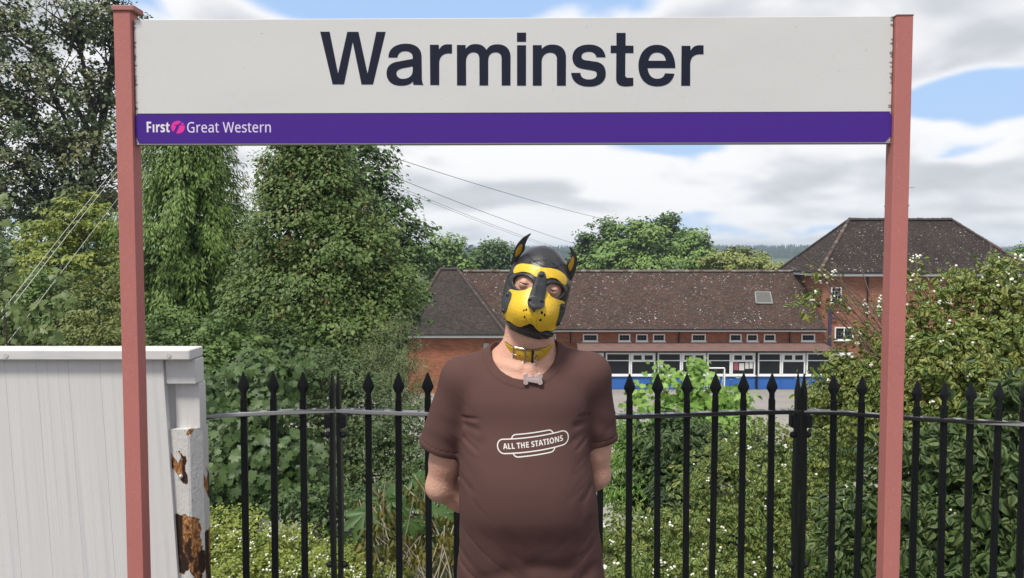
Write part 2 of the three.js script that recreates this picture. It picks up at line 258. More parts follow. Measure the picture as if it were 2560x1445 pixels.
// ------------------------------------------------------------------ the long school range
{
  const s = thing('school_range', 'long low brick school range with lichen spotted tiled roof and blue panels', 'building');
  const X0 = -0.9, X1 = 19.44, WZ = -48, LZ = -46, EY = -3.10, RY = 0.33, RZ = -52.6;
  mesh('wall', wallGeo(X0, X1, GROUND, EY + 0.12, -57, WZ), M.brick, s);
  // front slope with one rooflight, back slope
  const EZ = -47.5, slope = (z) => mix(EY, RY, (EZ - z) / (EZ - RZ));
  mesh('roof', merge([roofFace([V(-3.4, EY, EZ), V(X1, EY, EZ), V(X1, RY, RZ), V(-3.4, RY, RZ)]), roofFace([V(X1, EY, -57.7), V(-3.4, EY, -57.7), V(-3.4, RY, RZ), V(X1, RY, RZ)])]), M.roof, s);
  ridgeTiles(s, V(-3.3, RY + 0.0, RZ), V(X1 - 0.02, RY + 0.0, RZ), 0.12, [M.tileEdge4, M.tileEdge2, M.tileEdge4, M.tileEdge]);
  mesh('fascia', span(X0, X1 - 0.02, EY - 0.15, EY - 0.03, EZ - 0.03, EZ + 0.0), M.upvc, s);
  mesh('gutter', span(X0, X1 - 0.02, EY - 0.05, EY + 0.03, EZ + 0.002, EZ + 0.10), M.gutter, s);
  mesh('soffit', span(X0, X1 - 0.02, EY - 0.15, EY - 0.13, -48, EZ - 0.031), M.upvc, s);
  const zx = (q) => (q / 2.2456 + 980 - 1280) / FOCAL * 48;                // measured on an enlargement of the photograph
  for (const [a, b] of [[850, 920], [1073, 1157], [1273, 1340], [1372, 1438], [1467, 1535], [1685, 1765], [1899, 1966], [1995, 2058], [2092, 2157], [2303, 2380]])
    windowUnit(s, zx(a), zx(b), -3.90, -3.44, WZ + 0.085, { bars: [b - a > 75 ? 4 : 3, 2], sill: true, f: 0.07 });
  for (const q of [1003, 1613, 2236]) { const x = zx(q); mesh('downpipe', new THREE.CylinderGeometry(0.045, 0.045, 0.86, 10).translate(x, -3.56, WZ + 0.12), M.gutter, s); }
  mesh('flashing', span(X0, X1, -4.0, -3.955, WZ - 0.01, WZ + 0.05), M.lead, s);
  // lean-to in front: felt roof, dark gutter, window band, blue panels
  const leanTo = quadGeo([V(4.0, -4.235, -45.80), V(X1, -4.235, -45.80), V(X1, -3.985, -48.0), V(4.0, -3.985, -48.0)], [[0, 0], [8, 0], [8, 1.3], [0, 1.3]]);
  const soffit = quadGeo([V(4.0, -4.30, -45.81), V(X1, -4.30, -45.81), V(X1, -4.30, -48.0), V(4.0, -4.30, -48.0)], [[0, 0], [8, 0], [8, 1.3], [0, 1.3]]);
  mesh('lean_to_roof', merge([leanTo, soffit]), M.felt, s);
  mesh('lean_to_gutter', span(4.0, X1, -4.32, -4.225, -45.80, -45.70), M.gutter, s);
  const Y0 = -5.72, Y1 = -4.36, xs = (q) => (q / 2.2456 + 980 - 1280) / FOCAL * 46;
  mesh('lean_to_wall', span(4.1, X1, -4.36, -4.301, -46.2, LZ - 0.02), M.upvc, s);
  const units = [[955, 1050, 'A'], [1053, 1192, 'B'], [1203, 1342, 'A'], [1344, 1484, 'B'], [1496, 1630, 'A'], [1632, 1770, 'B'], [1776, 1911, 'A'], [1913, 2048, 'B'], [2062, 2195, 'A'], [2197, 2331, 'B'], [2337, 2472, 'A'], [2474, 2600, 'B']];
  units.forEach(([qa, qb, kind], i) => {
    const a = xs(qa), b = xs(qb), f = 0.085, yt = kind === 'A' ? mix(Y0, Y1, 0.655) : mix(Y0, Y1, 0.62), w0 = a + f, w1 = b - f, my = (w0 + w1) / 2;
    const cells = kind === 'A' ? [[w0, w1, Y0 + f, yt - 0.026], [w0, w1, yt + 0.026, Y1 - f]] : [[w0, w1, Y0 + f, yt - 0.026], [w0 + 0.07, my - 0.08, yt + 0.09, Y1 - f - 0.06], [my + 0.08, w1 - 0.07, yt + 0.09, Y1 - f - 0.06]];
    const w = windowUnit(s, a, b, Y0, Y1, LZ, { f, cells, tran: [[w0, w1, yt]] });
    if (kind === 'B') { const z0 = LZ - 0.06, z1 = LZ + 0.012, lights = []; for (const [p, q] of [[w0, my - 0.01], [my + 0.01, w1]]) { const k = 0.075; lights.push(span(p, q, yt + 0.028, yt + 0.09, z0, z1), span(p, q, Y1 - f - 0.06, Y1 - f, z0, z1), span(p, p + k, yt + 0.09, Y1 - f - 0.06, z0, z1), span(q - k, q, yt + 0.09, Y1 - f - 0.06, z0, z1)); } mesh('top_light_frames', merge(lights), M.upvc, w); }
    if (i === 7) for (const [p, q, r, t, red] of [[0.05, 0.27, 0.30, 0.92, 1], [0.31, 0.55, 0.28, 0.85, 0], [0.60, 0.76, 0.40, 0.90, 0], [0.80, 0.96, 0.42, 0.94, 0]]) mesh('poster', span(mix(w0, w1, p), mix(w0, w1, q), mix(Y0 + f, yt, r), mix(Y0 + f, yt, t), LZ - 0.046, LZ - 0.044), red ? M.paperRed : M.paper, w);
    if (i === 4) mesh('poster', span(mix(w0, w1, 0.05), mix(w0, w1, 0.2), mix(Y0 + f, yt, 0.35), mix(Y0 + f, yt, 0.9), LZ - 0.046, LZ - 0.044), M.paper, w);
    mesh('panel', span(a - 0.02, b + 0.02, GROUND + 0.03, Y0 - 0.062, LZ - 0.12, LZ - 0.03), M.blue, s);
  });
  mesh('long_sill', span(4.1, X1, Y0 - 0.06, Y0 - 0.003, LZ - 0.12, LZ + 0.05), M.upvc, s);
  for (const q of [1490, 2055]) mesh('downpipe', new THREE.CylinderGeometry(0.04, 0.04, 2.2, 10).translate(xs(q), -5.44, LZ + 0.09), M.gutter, s);
  // dark classrooms behind the glass
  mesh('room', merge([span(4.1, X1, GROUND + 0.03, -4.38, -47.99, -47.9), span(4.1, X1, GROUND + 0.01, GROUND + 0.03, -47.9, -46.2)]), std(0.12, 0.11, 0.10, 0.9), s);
  // rooflight
  const rx = (px, d) => (px - 1280) / FOCAL * d; const za = -49.6, zb = -50.6;
  const rl = mesh('rooflight', merge([quadGeo([V(rx(1890, 49.8), slope(za) + 0.09, za), V(rx(1930, 49.8), slope(za) + 0.09, za), V(rx(1921, 51), slope(zb) + 0.09, zb), V(rx(1884, 51), slope(zb) + 0.09, zb)], [[0, 0], [1, 0], [1, 1], [0, 1]])]), std(0.11, 0.107, 0.10, 0.75), s);
  mesh('rooflight_kerb', merge([limb(V(rx(1890, 49.8), slope(za) + 0.06, za + 0.02), V(rx(1930, 49.8), slope(za) + 0.06, za + 0.02), 0.07, 0.07, 6), limb(V(rx(1884, 51), slope(zb) + 0.05, zb), V(rx(1921, 51), slope(zb) + 0.05, zb), 0.06, 0.06, 6), limb(V(rx(1890, 49.8), slope(za) + 0.05, za), V(rx(1884, 51), slope(zb) + 0.05, zb), 0.05, 0.05, 6), limb(V(rx(1930, 49.8), slope(za) + 0.05, za), V(rx(1921, 51), slope(zb) + 0.05, zb), 0.05, 0.05, 6)]), std(0.24, 0.24, 0.23, 0.7), rl);
}
// ------------------------------------------------------------------ hipped pavilion at its end
{
  const s = thing('school_pavilion', 'square brick pavilion with plain grey brown hipped roof beside the long range', 'building');
  const EY = -3.10, z0 = -44.3, z1 = -53.6, xa = -6.45, xb = -0.32, RY = 0.56, rz = -49, ra = -4.55, rb = -3.45;
  mesh('wall', wallGeo(xa + 0.35, xb - 0.3, GROUND, EY + 0.05, z1 + 0.4, z0 - 0.4), M.brick, s);
  mesh('roof', merge([roofFace([V(xa, EY, z0), V(xb, EY, z0), V(rb, RY, rz), V(ra, RY, rz)]), roofFace([V(xb, EY, z0), V(xb, EY, z1), V(rb, RY, rz)]), roofFace([V(xb, EY, z1), V(xa, EY, z1), V(ra, RY, rz), V(rb, RY, rz)]), roofFace([V(xa, EY, z1), V(xa, EY, z0), V(ra, RY, rz)])]), M.roofPlain, s);
  const tm = [M.tileEdge3, M.tileEdge, M.tileEdge3];
  ridgeTiles(s, V(ra, RY, rz), V(rb, RY, rz), 0.11, tm);
  ridgeTiles(s, V(xb, EY + 0.02, z0), V(rb, RY, rz), 0.10, tm); ridgeTiles(s, V(xa, EY + 0.02, z0), V(ra, RY, rz), 0.10, tm);
  mesh('fascia', merge([span(xa, xb, EY - 0.17, EY - 0.02, z0 - 0.03, z0), span(xb - 0.03, xb, EY - 0.17, EY - 0.02, z1, z0 - 0.031)]), M.upvc, s);
  mesh('gutter', span(xa, xb, EY - 0.03, EY + 0.03, z0 + 0.002, z0 + 0.10), M.gutter, s);
  mesh('vent', rbox(-1.66, -1.34, -3.92, -3.62, -44.7, -44.6, 0.01), std(0.42, 0.40, 0.36, 0.8), s);
}
// ------------------------------------------------------------------ two-storey block with the big hipped roof
{
  const s = thing('school_block', 'two storey red brick school block under a tall dark hipped roof', 'building');
  const EY = 0.36, x0 = 19.5, x1 = 32.3, zf = -48.4, zb = -54.9, o = 0.42, RY = 3.80, rz = -51.6, ra = 22.45, rb = 29.3;
  const a = V(x0 - o, EY, zf + o), b = V(x1 + o, EY, zf + o), c = V(x1 + o, EY, zb - o), d = V(x0 - o, EY, zb - o), e = V(ra, RY, rz), f = V(rb, RY, rz);
  mesh('wall', wallGeo(x0, x1, GROUND, EY + 0.1, zb, zf), M.brick2, s);
  mesh('roof', merge([roofFace([a, b, f, e]), roofFace([b, c, f]), roofFace([c, d, e, f]), roofFace([d, a, e])]), M.roofDark, s);
  const tm = [M.tileEdge3, M.tileEdge3, M.tileEdge2];
  ridgeTiles(s, e, f, 0.13, [M.tileEdge3, M.tileEdge3]); ridgeTiles(s, a, e, 0.11, [M.tileEdge3, M.tileEdge4, M.tileEdge]); ridgeTiles(s, d, e, 0.10, tm.slice(0, 2)); ridgeTiles(s, b, f, 0.10, [M.tileEdge3, M.tileEdge]);
  mesh('fascia', merge([span(a.x, b.x, EY - 0.20, EY - 0.03, a.z - 0.03, a.z), span(a.x, a.x + 0.03, EY - 0.20, EY - 0.03, d.z, a.z - 0.031)]), M.upvc, s);
  mesh('gutter', merge([span(a.x - 0.1, b.x, EY - 0.04, EY + 0.04, a.z + 0.002, a.z + 0.11), span(a.x - 0.11, a.x - 0.002, EY - 0.041, EY + 0.039, d.z, a.z + 0.001)]), M.gutter, s);
  mesh('soffit', span(a.x + 0.031, b.x, EY - 0.20, EY - 0.18, zf + 0.01, a.z - 0.031), M.upvc, s);
  const X = (px) => (px - 1280) / FOCAL * 48.4, Y = (py) => EYE - (py - 628) / FOCAL * 48.4;
  for (const [p, q] of [[2078, 2104], [2345, 2378], [2236, 2262]]) windowUnit(s, X(p), X(q), Y(758), Y(718), zf + 0.085, { bars: [3, 4], barMat: M.upvc, f: 0.06, sill: true });
  for (const [p, q] of [[2089, 2136], [2345, 2392]]) { const A = X(p), B = X(q), m = (A + B) / 2; windowUnit(s, A, B, Y(851), Y(818), zf + 0.085, { mull: [m], cells: [[A + 0.06, m - 0.03, Y(851) + 0.06, Y(818) - 0.06], [m + 0.03, B - 0.06, Y(851) + 0.06, Y(818) - 0.06]], bars: [3, 3], f: 0.07, sill: true }); }
  const pipe = (px, y0, y1, r, m) => mesh('downpipe', new THREE.CylinderGeometry(r, r, y0 - y1, 10).translate(X(px), (y0 + y1) / 2, zf + 0.12), m, s);
  pipe(2075, Y(765), GROUND, 0.09, M.pipeBlue); pipe(2168, EY - 0.2, Y(860), 0.05, M.gutter);
  mesh('overflow_pipe', new THREE.CylinderGeometry(0.05, 0.05, 0.5, 8).rotateZ(Math.PI / 2).translate(X(2083), Y(796), zf + 0.14), M.pipeBlue, s);
  mesh('cable', span(X(2086), X(2125), Y(777) - 0.012, Y(777) + 0.012, zf, zf + 0.03), M.gutter, s);
  // chimney behind the ridge
  const ch = mesh('chimney', wallGeo(25.55, 26.55, 2.6, 4.72, -52.9, -52.1), M.brick2, s);
  mesh('chimney_cap', merge([span(25.45, 26.65, 4.72, 4.84, -53.0, -52.0), span(25.5, 26.6, 4.84, 4.92, -52.95, -52.05)]), std(0.13, 0.12, 0.11, 0.9), ch);
  mesh('chimney_pot', new THREE.CylinderGeometry(0.13, 0.16, 0.45, 12).translate(25.85, 5.12, -52.5), std(0.32, 0.16, 0.10, 0.9), ch);
  const ae = [limb(V(26.5, 4.7, -52.5), V(26.5, 6.1, -52.5), 0.02, 0.02, 6), limb(V(26.1, 5.95, -52.5), V(27.2, 6.02, -52.5), 0.012, 0.012, 5)];
  for (let i = 0; i < 7; i++) ae.push(limb(V(26.15 + i * 0.16, 5.96 + i * 0.011, -52.75), V(26.15 + i * 0.16, 5.96 + i * 0.011, -52.25), 0.008, 0.008, 4));
  mesh('aerial', merge(ae), std(0.25, 0.25, 0.26, 0.4, { metalness: 0.6 }), ch);
  // lower slate wing to the side
  mesh('side_wing_roof', merge([roofFace([V(29.6, -2.6, -45.4), V(36, -2.6, -45.4), V(36, -0.35, -48.3), V(29.6, -0.35, -48.3)])]), M.roofPlain, s);
  mesh('side_wing_wall', wallGeo(29.9, 35.8, GROUND, -2.5, -48.3, -45.8), M.brick2, s);
}
// ------------------------------------------------------------------ in the yard
{
  const g = thing('goal_frame', 'small white goal frame standing in the school yard before the blue panels', 'goal', [0, GROUND + 0.004, 0]);
  const d = 43, x0 = (1772 - 1280) / FOCAL * d, x1 = (1815 - 1280) / FOCAL * d, h = EYE - 294 / FOCAL * d - GROUND, r = 0.04, m = std(0.8, 0.8, 0.8, 0.5);
  mesh('crossbar', limb(V(x0, h, -d), V(x1, h, -d), r, r, 8), m, g);
  for (const x of [x0, x1]) { mesh('post', limb(V(x, 0, -d), V(x, h - 0.03, -d), r, r, 8), m, g); mesh('stay', limb(V(x, h - 0.05, -d - 0.04), V(x, 0, -d - 0.9), 0.025, 0.025, 6), m, g); }
  mesh('ground_bar', limb(V(x0, 0.03, -d - 0.9), V(x1, 0.03, -d - 0.9), 0.025, 0.025, 6), m, g);
  const f = thing('yard_railing', 'brown metal handrail and ramp edge at the corner of the school yard', 'railing', [0, GROUND + 0.004, 0]);
  const rm = std(0.12, 0.085, 0.07, 0.6, { metalness: 0.3 });
  const P = [[1533, 34], [1562, 32]].map(([px, q]) => V((px - 1280) / FOCAL * q, 0, -q));
  const top = 1.05;
  mesh('rail', limb(P[0].clone().setY(top + 0.3), P[1].clone().setY(top - 0.1), 0.03, 0.03, 7), rm, f); mesh('rail', limb(P[0].clone().setY(0.8), P[1].clone().setY(0.4), 0.02, 0.02, 6), rm, f);
  for (let i = 0; i < 4; i++) { const p = P[0].clone().lerp(P[1], i / 3); mesh('post', limb(p.clone().setY(0), p.clone().setY(mix(top + 0.3, top - 0.1, i / 3)), 0.025, 0.025, 6), rm, f); }
}

// ------------------------------------------------------------------ leaves
const LEAF = {};
function leafGeo(outline, bend, fold) {                                   // outline from base to tip of one half; a folded, curved blade one unit long along +y
  const pos = [], idx = [], n = outline.length;
  for (let i = 0; i < n; i++) { const [w, y] = outline[i], z = -bend * y * y; pos.push(0, y, z); pos.push(-w, y, z + fold * w); pos.push(w, y, z + fold * w); }
  for (let i = 0; i < n - 1; i++) { const a = i * 3, b = a + 3; for (const s of [1, 2]) { if (outline[i][0] > 0 && outline[i + 1][0] > 0) idx.push(a, b, b + s, a, b + s, a + s); else if (outline[i][0] > 0) idx.push(a, b, a + s); else idx.push(a, b, b + s); } }
  return { pos, idx };
}
LEAF.rhomb = { pos: [0, 0, 0, -0.33, 0.45, 0.08, 0, 1, -0.06, 0.33, 0.45, 0.08], idx: [0, 3, 2, 0, 2, 1] };
LEAF.slim = { pos: [0, 0, 0, -0.13, 0.4, 0.03, 0, 1, -0.1, 0.13, 0.4, 0.03], idx: [0, 3, 2, 0, 2, 1] };
LEAF.spray = { pos: [0, 0, 0, -0.19, 0.45, 0.05, 0, 1, -0.12, 0.19, 0.45, 0.05], idx: [0, 3, 2, 0, 2, 1] };
LEAF.oval = leafGeo([[0, 0], [0.30, 0.17], [0.41, 0.46], [0.31, 0.78], [0, 1]], 0.2, 0.12);
LEAF.ovate = leafGeo([[0, 0], [0.30, 0.10], [0.41, 0.3], [0.36, 0.42], [0.375, 0.47], [0.27, 0.66], [0.28, 0.7], [0.14, 0.87], [0, 1]], 0.24, 0.08);
LEAF.lance = leafGeo([[0, 0], [0.13, 0.25], [0.17, 0.5], [0.10, 0.8], [0, 1]], 0.25, 0.3);
LEAF.lobed = (() => {                                                     // five-lobed sycamore leaf
  const out = [[0.0, 0.0], [0.22, -0.06], [0.38, 0.08], [0.33, 0.2], [0.56, 0.34], [0.50, 0.46], [0.36, 0.46], [0.42, 0.72], [0.30, 0.74], [0.17, 0.64], [0.13, 0.84], [0.0, 1.0]];
  const ring = [...out, ...out.slice(1, -1).reverse().map(([x, y]) => [-x, y])], pos = [0, 0.34, -0.02], idx = [];
  ring.forEach(([x, y]) => pos.push(x, y, 0.18 * Math.abs(x) - 0.12 * y * y)); for (let i = 0; i < ring.length; i++) idx.push(0, 1 + i, 1 + (i + 1) % ring.length);
  return { pos, idx };
})();
LEAF.palm = (() => {                                                      // horse-chestnut leaf: five leaflets spread from one point
  const pos = [], idx = []; for (let k = -2; k <= 2; k++) { const a = k * 0.62, L = 1 - 0.13 * Math.abs(k), b = pos.length / 3, w = 0.17 * L; const p = (x, y, z) => pos.push(x * Math.cos(a) + y * Math.sin(a), -x * Math.sin(a) + y * Math.cos(a), z); p(0, 0, 0); p(-w, 0.62 * L, 0.03); p(0, L, -0.16); p(w, 0.62 * L, 0.03); p(0, 0.6 * L, -0.04); idx.push(b, b + 3, b + 4, b, b + 4, b + 1, b + 4, b + 3, b + 2, b + 4, b + 2, b + 1); }
  return { pos, idx };
})();
for (const k of Object.keys(LEAF)) { const l = LEAF[k], g = new THREE.BufferGeometry(); g.setAttribute('position', new THREE.Float32BufferAttribute(l.pos, 3)); g.setIndex(l.idx); g.computeVertexNormals(); l.geo = g; l.nrm = g.attributes.normal.array; }
const leafMat = new THREE.MeshPhysicalMaterial({ vertexColors: true, roughness: 0.5, transmission: 0.42, thickness: 0, side: THREE.DoubleSide, specularIntensity: 0.5 });
const leafFar = new THREE.MeshPhysicalMaterial({ vertexColors: true, roughness: 0.55, side: THREE.DoubleSide, specularIntensity: 0.6 });
const toneMats = new Map();
function toneMat(c) { const k = c.map((v) => v.toFixed(3)).join(); if (!toneMats.has(k)) toneMats.set(k, new THREE.MeshPhysicalMaterial({ color: C(...c), roughness: 0.45, transmission: 0.42, thickness: 0, side: THREE.DoubleSide, specularIntensity: 0.5 })); return toneMats.get(k); }

// scatter leaves in clumps through ellipsoids {c, r, n}; each leaf = position, axis, normal, size, tone
function scatter(rnd, blobs, o) {
  const out = [], g = () => (rnd() + rnd() + rnd() - 1.5) * 0.9;
  for (const b of blobs) {
    const clumps = Math.max(3, Math.round(b.n / (o.per ?? 38))), cs = o.clump ?? 0.22, rm = Math.min(b.r[0], b.r[1], b.r[2]);
    for (let k = 0; k < clumps; k++) {
      let x, y, z, q; do { x = rnd() * 2 - 1; y = rnd() * 2 - 1; z = rnd() * 2 - 1; q = Math.hypot(x, y, z); } while (q > 1 || q < 0.05);
      const rr = (o.shell ?? 0.55) + (1.18 - (o.shell ?? 0.55)) * rnd(), ux = x / q, uy = y / q, uz = z / q;
      const kx = b.c.x + ux * rr * b.r[0], ky = b.c.y + uy * rr * b.r[1], kz = b.c.z + uz * rr * b.r[2], tone = rnd(), m = Math.round(b.n / clumps * (0.6 + 0.8 * rnd()));
      const sc = (o.clumpSize ?? rm * cs) * (0.7 + 0.6 * rnd());
      for (let i = 0; i < m; i++) {
        const px = kx + g() * sc * 1.15, py = ky + g() * sc * (o.flat ?? 0.75), pz = kz + g() * sc * 1.15;
        const up = o.up ?? 0.7, ow = o.out ?? 0.5, rn = o.wild ?? 0.8;
        const n = V(ux * ow + g() * rn, up + uy * ow + g() * rn, uz * ow + g() * rn + (o.face ?? 0.15)).normalize();
        const ax = V(g() + ux * 0.5, -(o.droop ?? 0.5) + g() * 0.6, g() + uz * 0.5); ax.addScaledVector(n, -ax.dot(n)).normalize();
        out.push({ p: V(px, py, pz), n, ax, s: (o.size ?? 0.1) * (0.5 + 0.95 * rnd() * rnd() + 0.2 * rnd()), t: clamp(tone * 0.65 + rnd() * 0.35) });
      }
    }
  }
  return out;
}
function toneOf(palette, t) { const f = t * (palette.length - 1), i = Math.min(palette.length - 2, Math.floor(f)), k = f - i; return palette[i].map((v, j) => mix(v, palette[i + 1][j], k)); }
function bake(leaves, kind, palette, rnd) {
  const L = LEAF[kind], nv = L.pos.length / 3, ni = L.idx.length, N = leaves.length, pos = new Float32Array(N * nv * 3), nrm = new Float32Array(N * nv * 3), col = new Float32Array(N * nv * 3), idx = new Uint32Array(N * ni), s = V(0, 0, 0);
  leaves.forEach((l, k) => {
    s.crossVectors(l.ax, l.n); const c = toneOf(palette, l.t), j = 0.85 + 0.3 * rnd();
    for (let v = 0; v < nv; v++) {
      const a = L.pos[v * 3] * l.s, b = L.pos[v * 3 + 1] * l.s, d = L.pos[v * 3 + 2] * l.s, o = (k * nv + v) * 3, x = L.nrm[v * 3], y = L.nrm[v * 3 + 1], z = L.nrm[v * 3 + 2];
      pos[o] = l.p.x + s.x * a + l.ax.x * b + l.n.x * d; pos[o + 1] = l.p.y + s.y * a + l.ax.y * b + l.n.y * d; pos[o + 2] = l.p.z + s.z * a + l.ax.z * b + l.n.z * d;
      nrm[o] = s.x * x + l.ax.x * y + l.n.x * z; nrm[o + 1] = s.y * x + l.ax.y * y + l.n.y * z; nrm[o + 2] = s.z * x + l.ax.z * y + l.n.z * z;
      col[o] = c[0] * j; col[o + 1] = c[1] * j; col[o + 2] = c[2] * j;
    }
    for (let i = 0; i < ni; i++) idx[k * ni + i] = L.idx[i] + k * nv;
  });
  const g = new THREE.BufferGeometry(); g.setAttribute('position', new THREE.BufferAttribute(pos, 3)); g.setAttribute('normal', new THREE.BufferAttribute(nrm, 3)); g.setAttribute('color', new THREE.BufferAttribute(col, 3)); g.setIndex(new THREE.BufferAttribute(idx, 1)); return g;
}
function leafParts(parent, leaves, kind, palette, count) {               // the leaves that show largest become pieces of their own; returns the others
  const scored = leaves.map((l) => { const d = l.p.distanceTo(camera.position); return [l.s / d * (0.25 + Math.abs(l.n.dot(l.p.clone().sub(camera.position).normalize()))) - 0.004 * (d > 3 ? d - 3 : 0), l]; }).sort((a, b) => b[0] - a[0]);
  const m4 = new THREE.Matrix4(), s = V(0, 0, 0);
  scored.slice(0, count).forEach(([, l]) => {
    const t = Math.round(l.t * 6) / 6, m = mesh('leaf', LEAF[kind].geo, toneMat(toneOf(palette, t)), parent);
    s.crossVectors(l.ax, l.n); m4.makeBasis(s, l.ax, l.n); m.position.copy(l.p).sub(parent.position); m.quaternion.setFromRotationMatrix(m4); m.scale.setScalar(l.s);
  });
  return scored.slice(count).map((q) => q[1]);
}
const P = {                                                                // leaf colours, linear
  ash: [[0.044, 0.070, 0.028], [0.073, 0.108, 0.042], [0.113, 0.138, 0.052], [0.153, 0.131, 0.058]],
  maple: [[0.066, 0.128, 0.028], [0.108, 0.182, 0.040], [0.150, 0.222, 0.055], [0.200, 0.250, 0.072]],
  dark: [[0.041, 0.081, 0.025], [0.071, 0.129, 0.035], [0.108, 0.174, 0.046]],
  spruce: [[0.085, 0.150, 0.026], [0.140, 0.240, 0.042], [0.215, 0.330, 0.070]],
  mid: [[0.073, 0.138, 0.034], [0.126, 0.211, 0.050], [0.190, 0.275, 0.070]],
  lime: [[0.175, 0.240, 0.038], [0.263, 0.320, 0.055], [0.351, 0.377, 0.076]],
  olive: [[0.132, 0.172, 0.046], [0.205, 0.240, 0.065], [0.271, 0.298, 0.088]],
  bright: [[0.139, 0.275, 0.052], [0.219, 0.377, 0.070], [0.321, 0.480, 0.111]],
  snow: [[0.118, 0.189, 0.044], [0.190, 0.269, 0.062], [0.271, 0.334, 0.080], [0.351, 0.370, 0.098]],
  bramble: [[0.040, 0.082, 0.020], [0.070, 0.125, 0.032], [0.120, 0.185, 0.050], [0.190, 0.245, 0.085]],
};
const bark = std(0.085, 0.070, 0.055, 0.95), barkDark = std(0.045, 0.038, 0.032, 0.95), twigMat = std(0.30, 0.26, 0.20, 0.9), keyMat = std(0.26, 0.115, 0.055, 0.85);
const berryMat = new THREE.MeshPhysicalMaterial({ color: C(0.72, 0.72, 0.62), roughness: 0.5, side: THREE.DoubleSide });
const berryGeo = new THREE.IcosahedronGeometry(1, 1);
// blob written as [px, py, depth, rx px, ry px, leaf count, (depth radius m)]
function blobs(list) { return list.map(([px, py, d, rx, ry, n, rz]) => { const k = d / FOCAL; return { c: at(px, py, d), r: [rx * k, ry * k, rz ?? rx * k * 0.9], n }; }); }
function plant(name, label, category, baseAt, bl, o) {                   // a tree or a shrub: trunk, limbs, crown
  const rnd = rng(o.seed), base = V(...baseAt), t = thing(name, label, category, [base.x, base.y, base.z], o.group);
  const local = (v) => v.clone().sub(base);
  const B = blobs(bl), top = B.reduce((a, b) => (b.c.y > a.c.y ? b : a)).c;
  const wood = [], trunkTop = V(mix(base.x, top.x, 0.8), mix(base.y, top.y, o.trunkTo ?? 0.75), mix(base.z, top.z, 0.8));
  const r0 = o.trunk ?? 0.12;
  mesh('trunk', limb(local(base), local(trunkTop), r0, r0 * 0.35, 9, 0.05, rnd), o.bark ?? bark, t);
  for (const b of B) {
    const k = clamp((b.c.y - base.y) / (trunkTop.y - base.y) * 0.72, 0.12, 0.95), from = base.clone().lerp(trunkTop, k); wood.push(limb(local(from), local(b.c), r0 * (0.55 - 0.3 * k), r0 * 0.12, 6, 0.12, rnd));
    const nt = o.twigs ?? 9;
    for (let i = 0; i < nt; i++) { const d = V(rnd() * 2 - 1, rnd() * 1.6 - 0.5, rnd() * 2 - 1).normalize(), e = b.c.clone().add(V(d.x * b.r[0], d.y * b.r[1], d.z * b.r[2]).multiplyScalar(0.75 + 0.3 * rnd())); wood.push(limb(local(b.c.clone().lerp(from, 0.35 * rnd())), local(e), r0 * 0.13, r0 * 0.025, 4, 0.25, rnd)); }
  }
  mesh('branches', merge(wood), o.bark ?? bark, t);
  let leaves = scatter(rnd, B, o);
  if (o.keep) leaves = leaves.filter((l) => o.keep(l.p));
  if (o.parts) leaves = leafParts(t, leaves, o.leaf ?? 'rhomb', o.palette, o.parts);
  leaves.forEach((l) => l.p.sub(base));
  const crown = mesh(o.crownName ?? 'crown', bake(leaves, o.leaf ?? 'rhomb', o.palette, rnd), -base.z > 22 ? leafFar : leafMat, t);
  if (o.parts) crown.userData.kind = 'stuff';
  if (o.keys) { const gs = []; for (let i = 0; i < o.keys; i++) { const b = B[Math.floor(rnd() * B.length)], d = V(rnd() * 2 - 1, rnd() * 2 - 1, rnd() * 1.2).normalize(), c = b.c.clone().add(V(d.x * b.r[0], d.y * b.r[1], d.z * b.r[2]).multiplyScalar(0.98)).sub(base); for (let k = 0; k < 7; k++) { const e = c.clone().add(V(rnd() - 0.5, -rnd() * 0.8, rnd() - 0.5).multiplyScalar(0.16)); gs.push({ p: e, n: V(rnd() - 0.5, rnd() - 0.5, 1).normalize(), ax: V(rnd() - 0.5, -1, 0).normalize(), s: 0.05 + 0.02 * rnd(), t: rnd() }); } } gs.forEach((l) => { l.ax.addScaledVector(l.n, -l.ax.dot(l.n)).normalize(); }); const m = mesh('seed_keys', bake(gs, 'rhomb', [[0.26, 0.14, 0.06], [0.34, 0.21, 0.09]], rnd), leafMat, t); m.userData.kind = 'stuff'; }
  if (o.berries) {
    const pos = [], list = []; for (let i = 0; i < o.berries; i++) { const b = B[Math.floor(rnd() * B.length)], d = V(rnd() * 2 - 1, rnd() * 2 - 0.9, rnd() * 1.3 - 0.1).normalize(), c = b.c.clone().add(V(d.x * b.r[0], d.y * b.r[1], d.z * b.r[2]).multiplyScalar(0.88 + 0.2 * rnd())); if (o.keep && !o.keep(c)) continue; const q = 1 + Math.floor(rnd() * 4); for (let k = 0; k < q; k++) list.push([c.clone().add(V(rnd() - 0.5, rnd() - 0.5, rnd() - 0.5).multiplyScalar(0.03)).sub(base), (o.berrySize ?? 0.0058) * (0.75 + 0.5 * rnd())]); }
    const gs = list.map(([p, r]) => berryGeo.clone().scale(r, r, r).translate(p.x, p.y, p.z)); if (gs.length) { const m = mesh('berries', merge(gs), berryMat, t); m.userData.kind = 'stuff'; }
  }
  return t;
}
const footOf = (px, d) => { const x = (px - 1280) / FOCAL * d; return [x, d < 20 ? terrain(d, x) - 0.05 : GROUND - 0.05, -d]; };

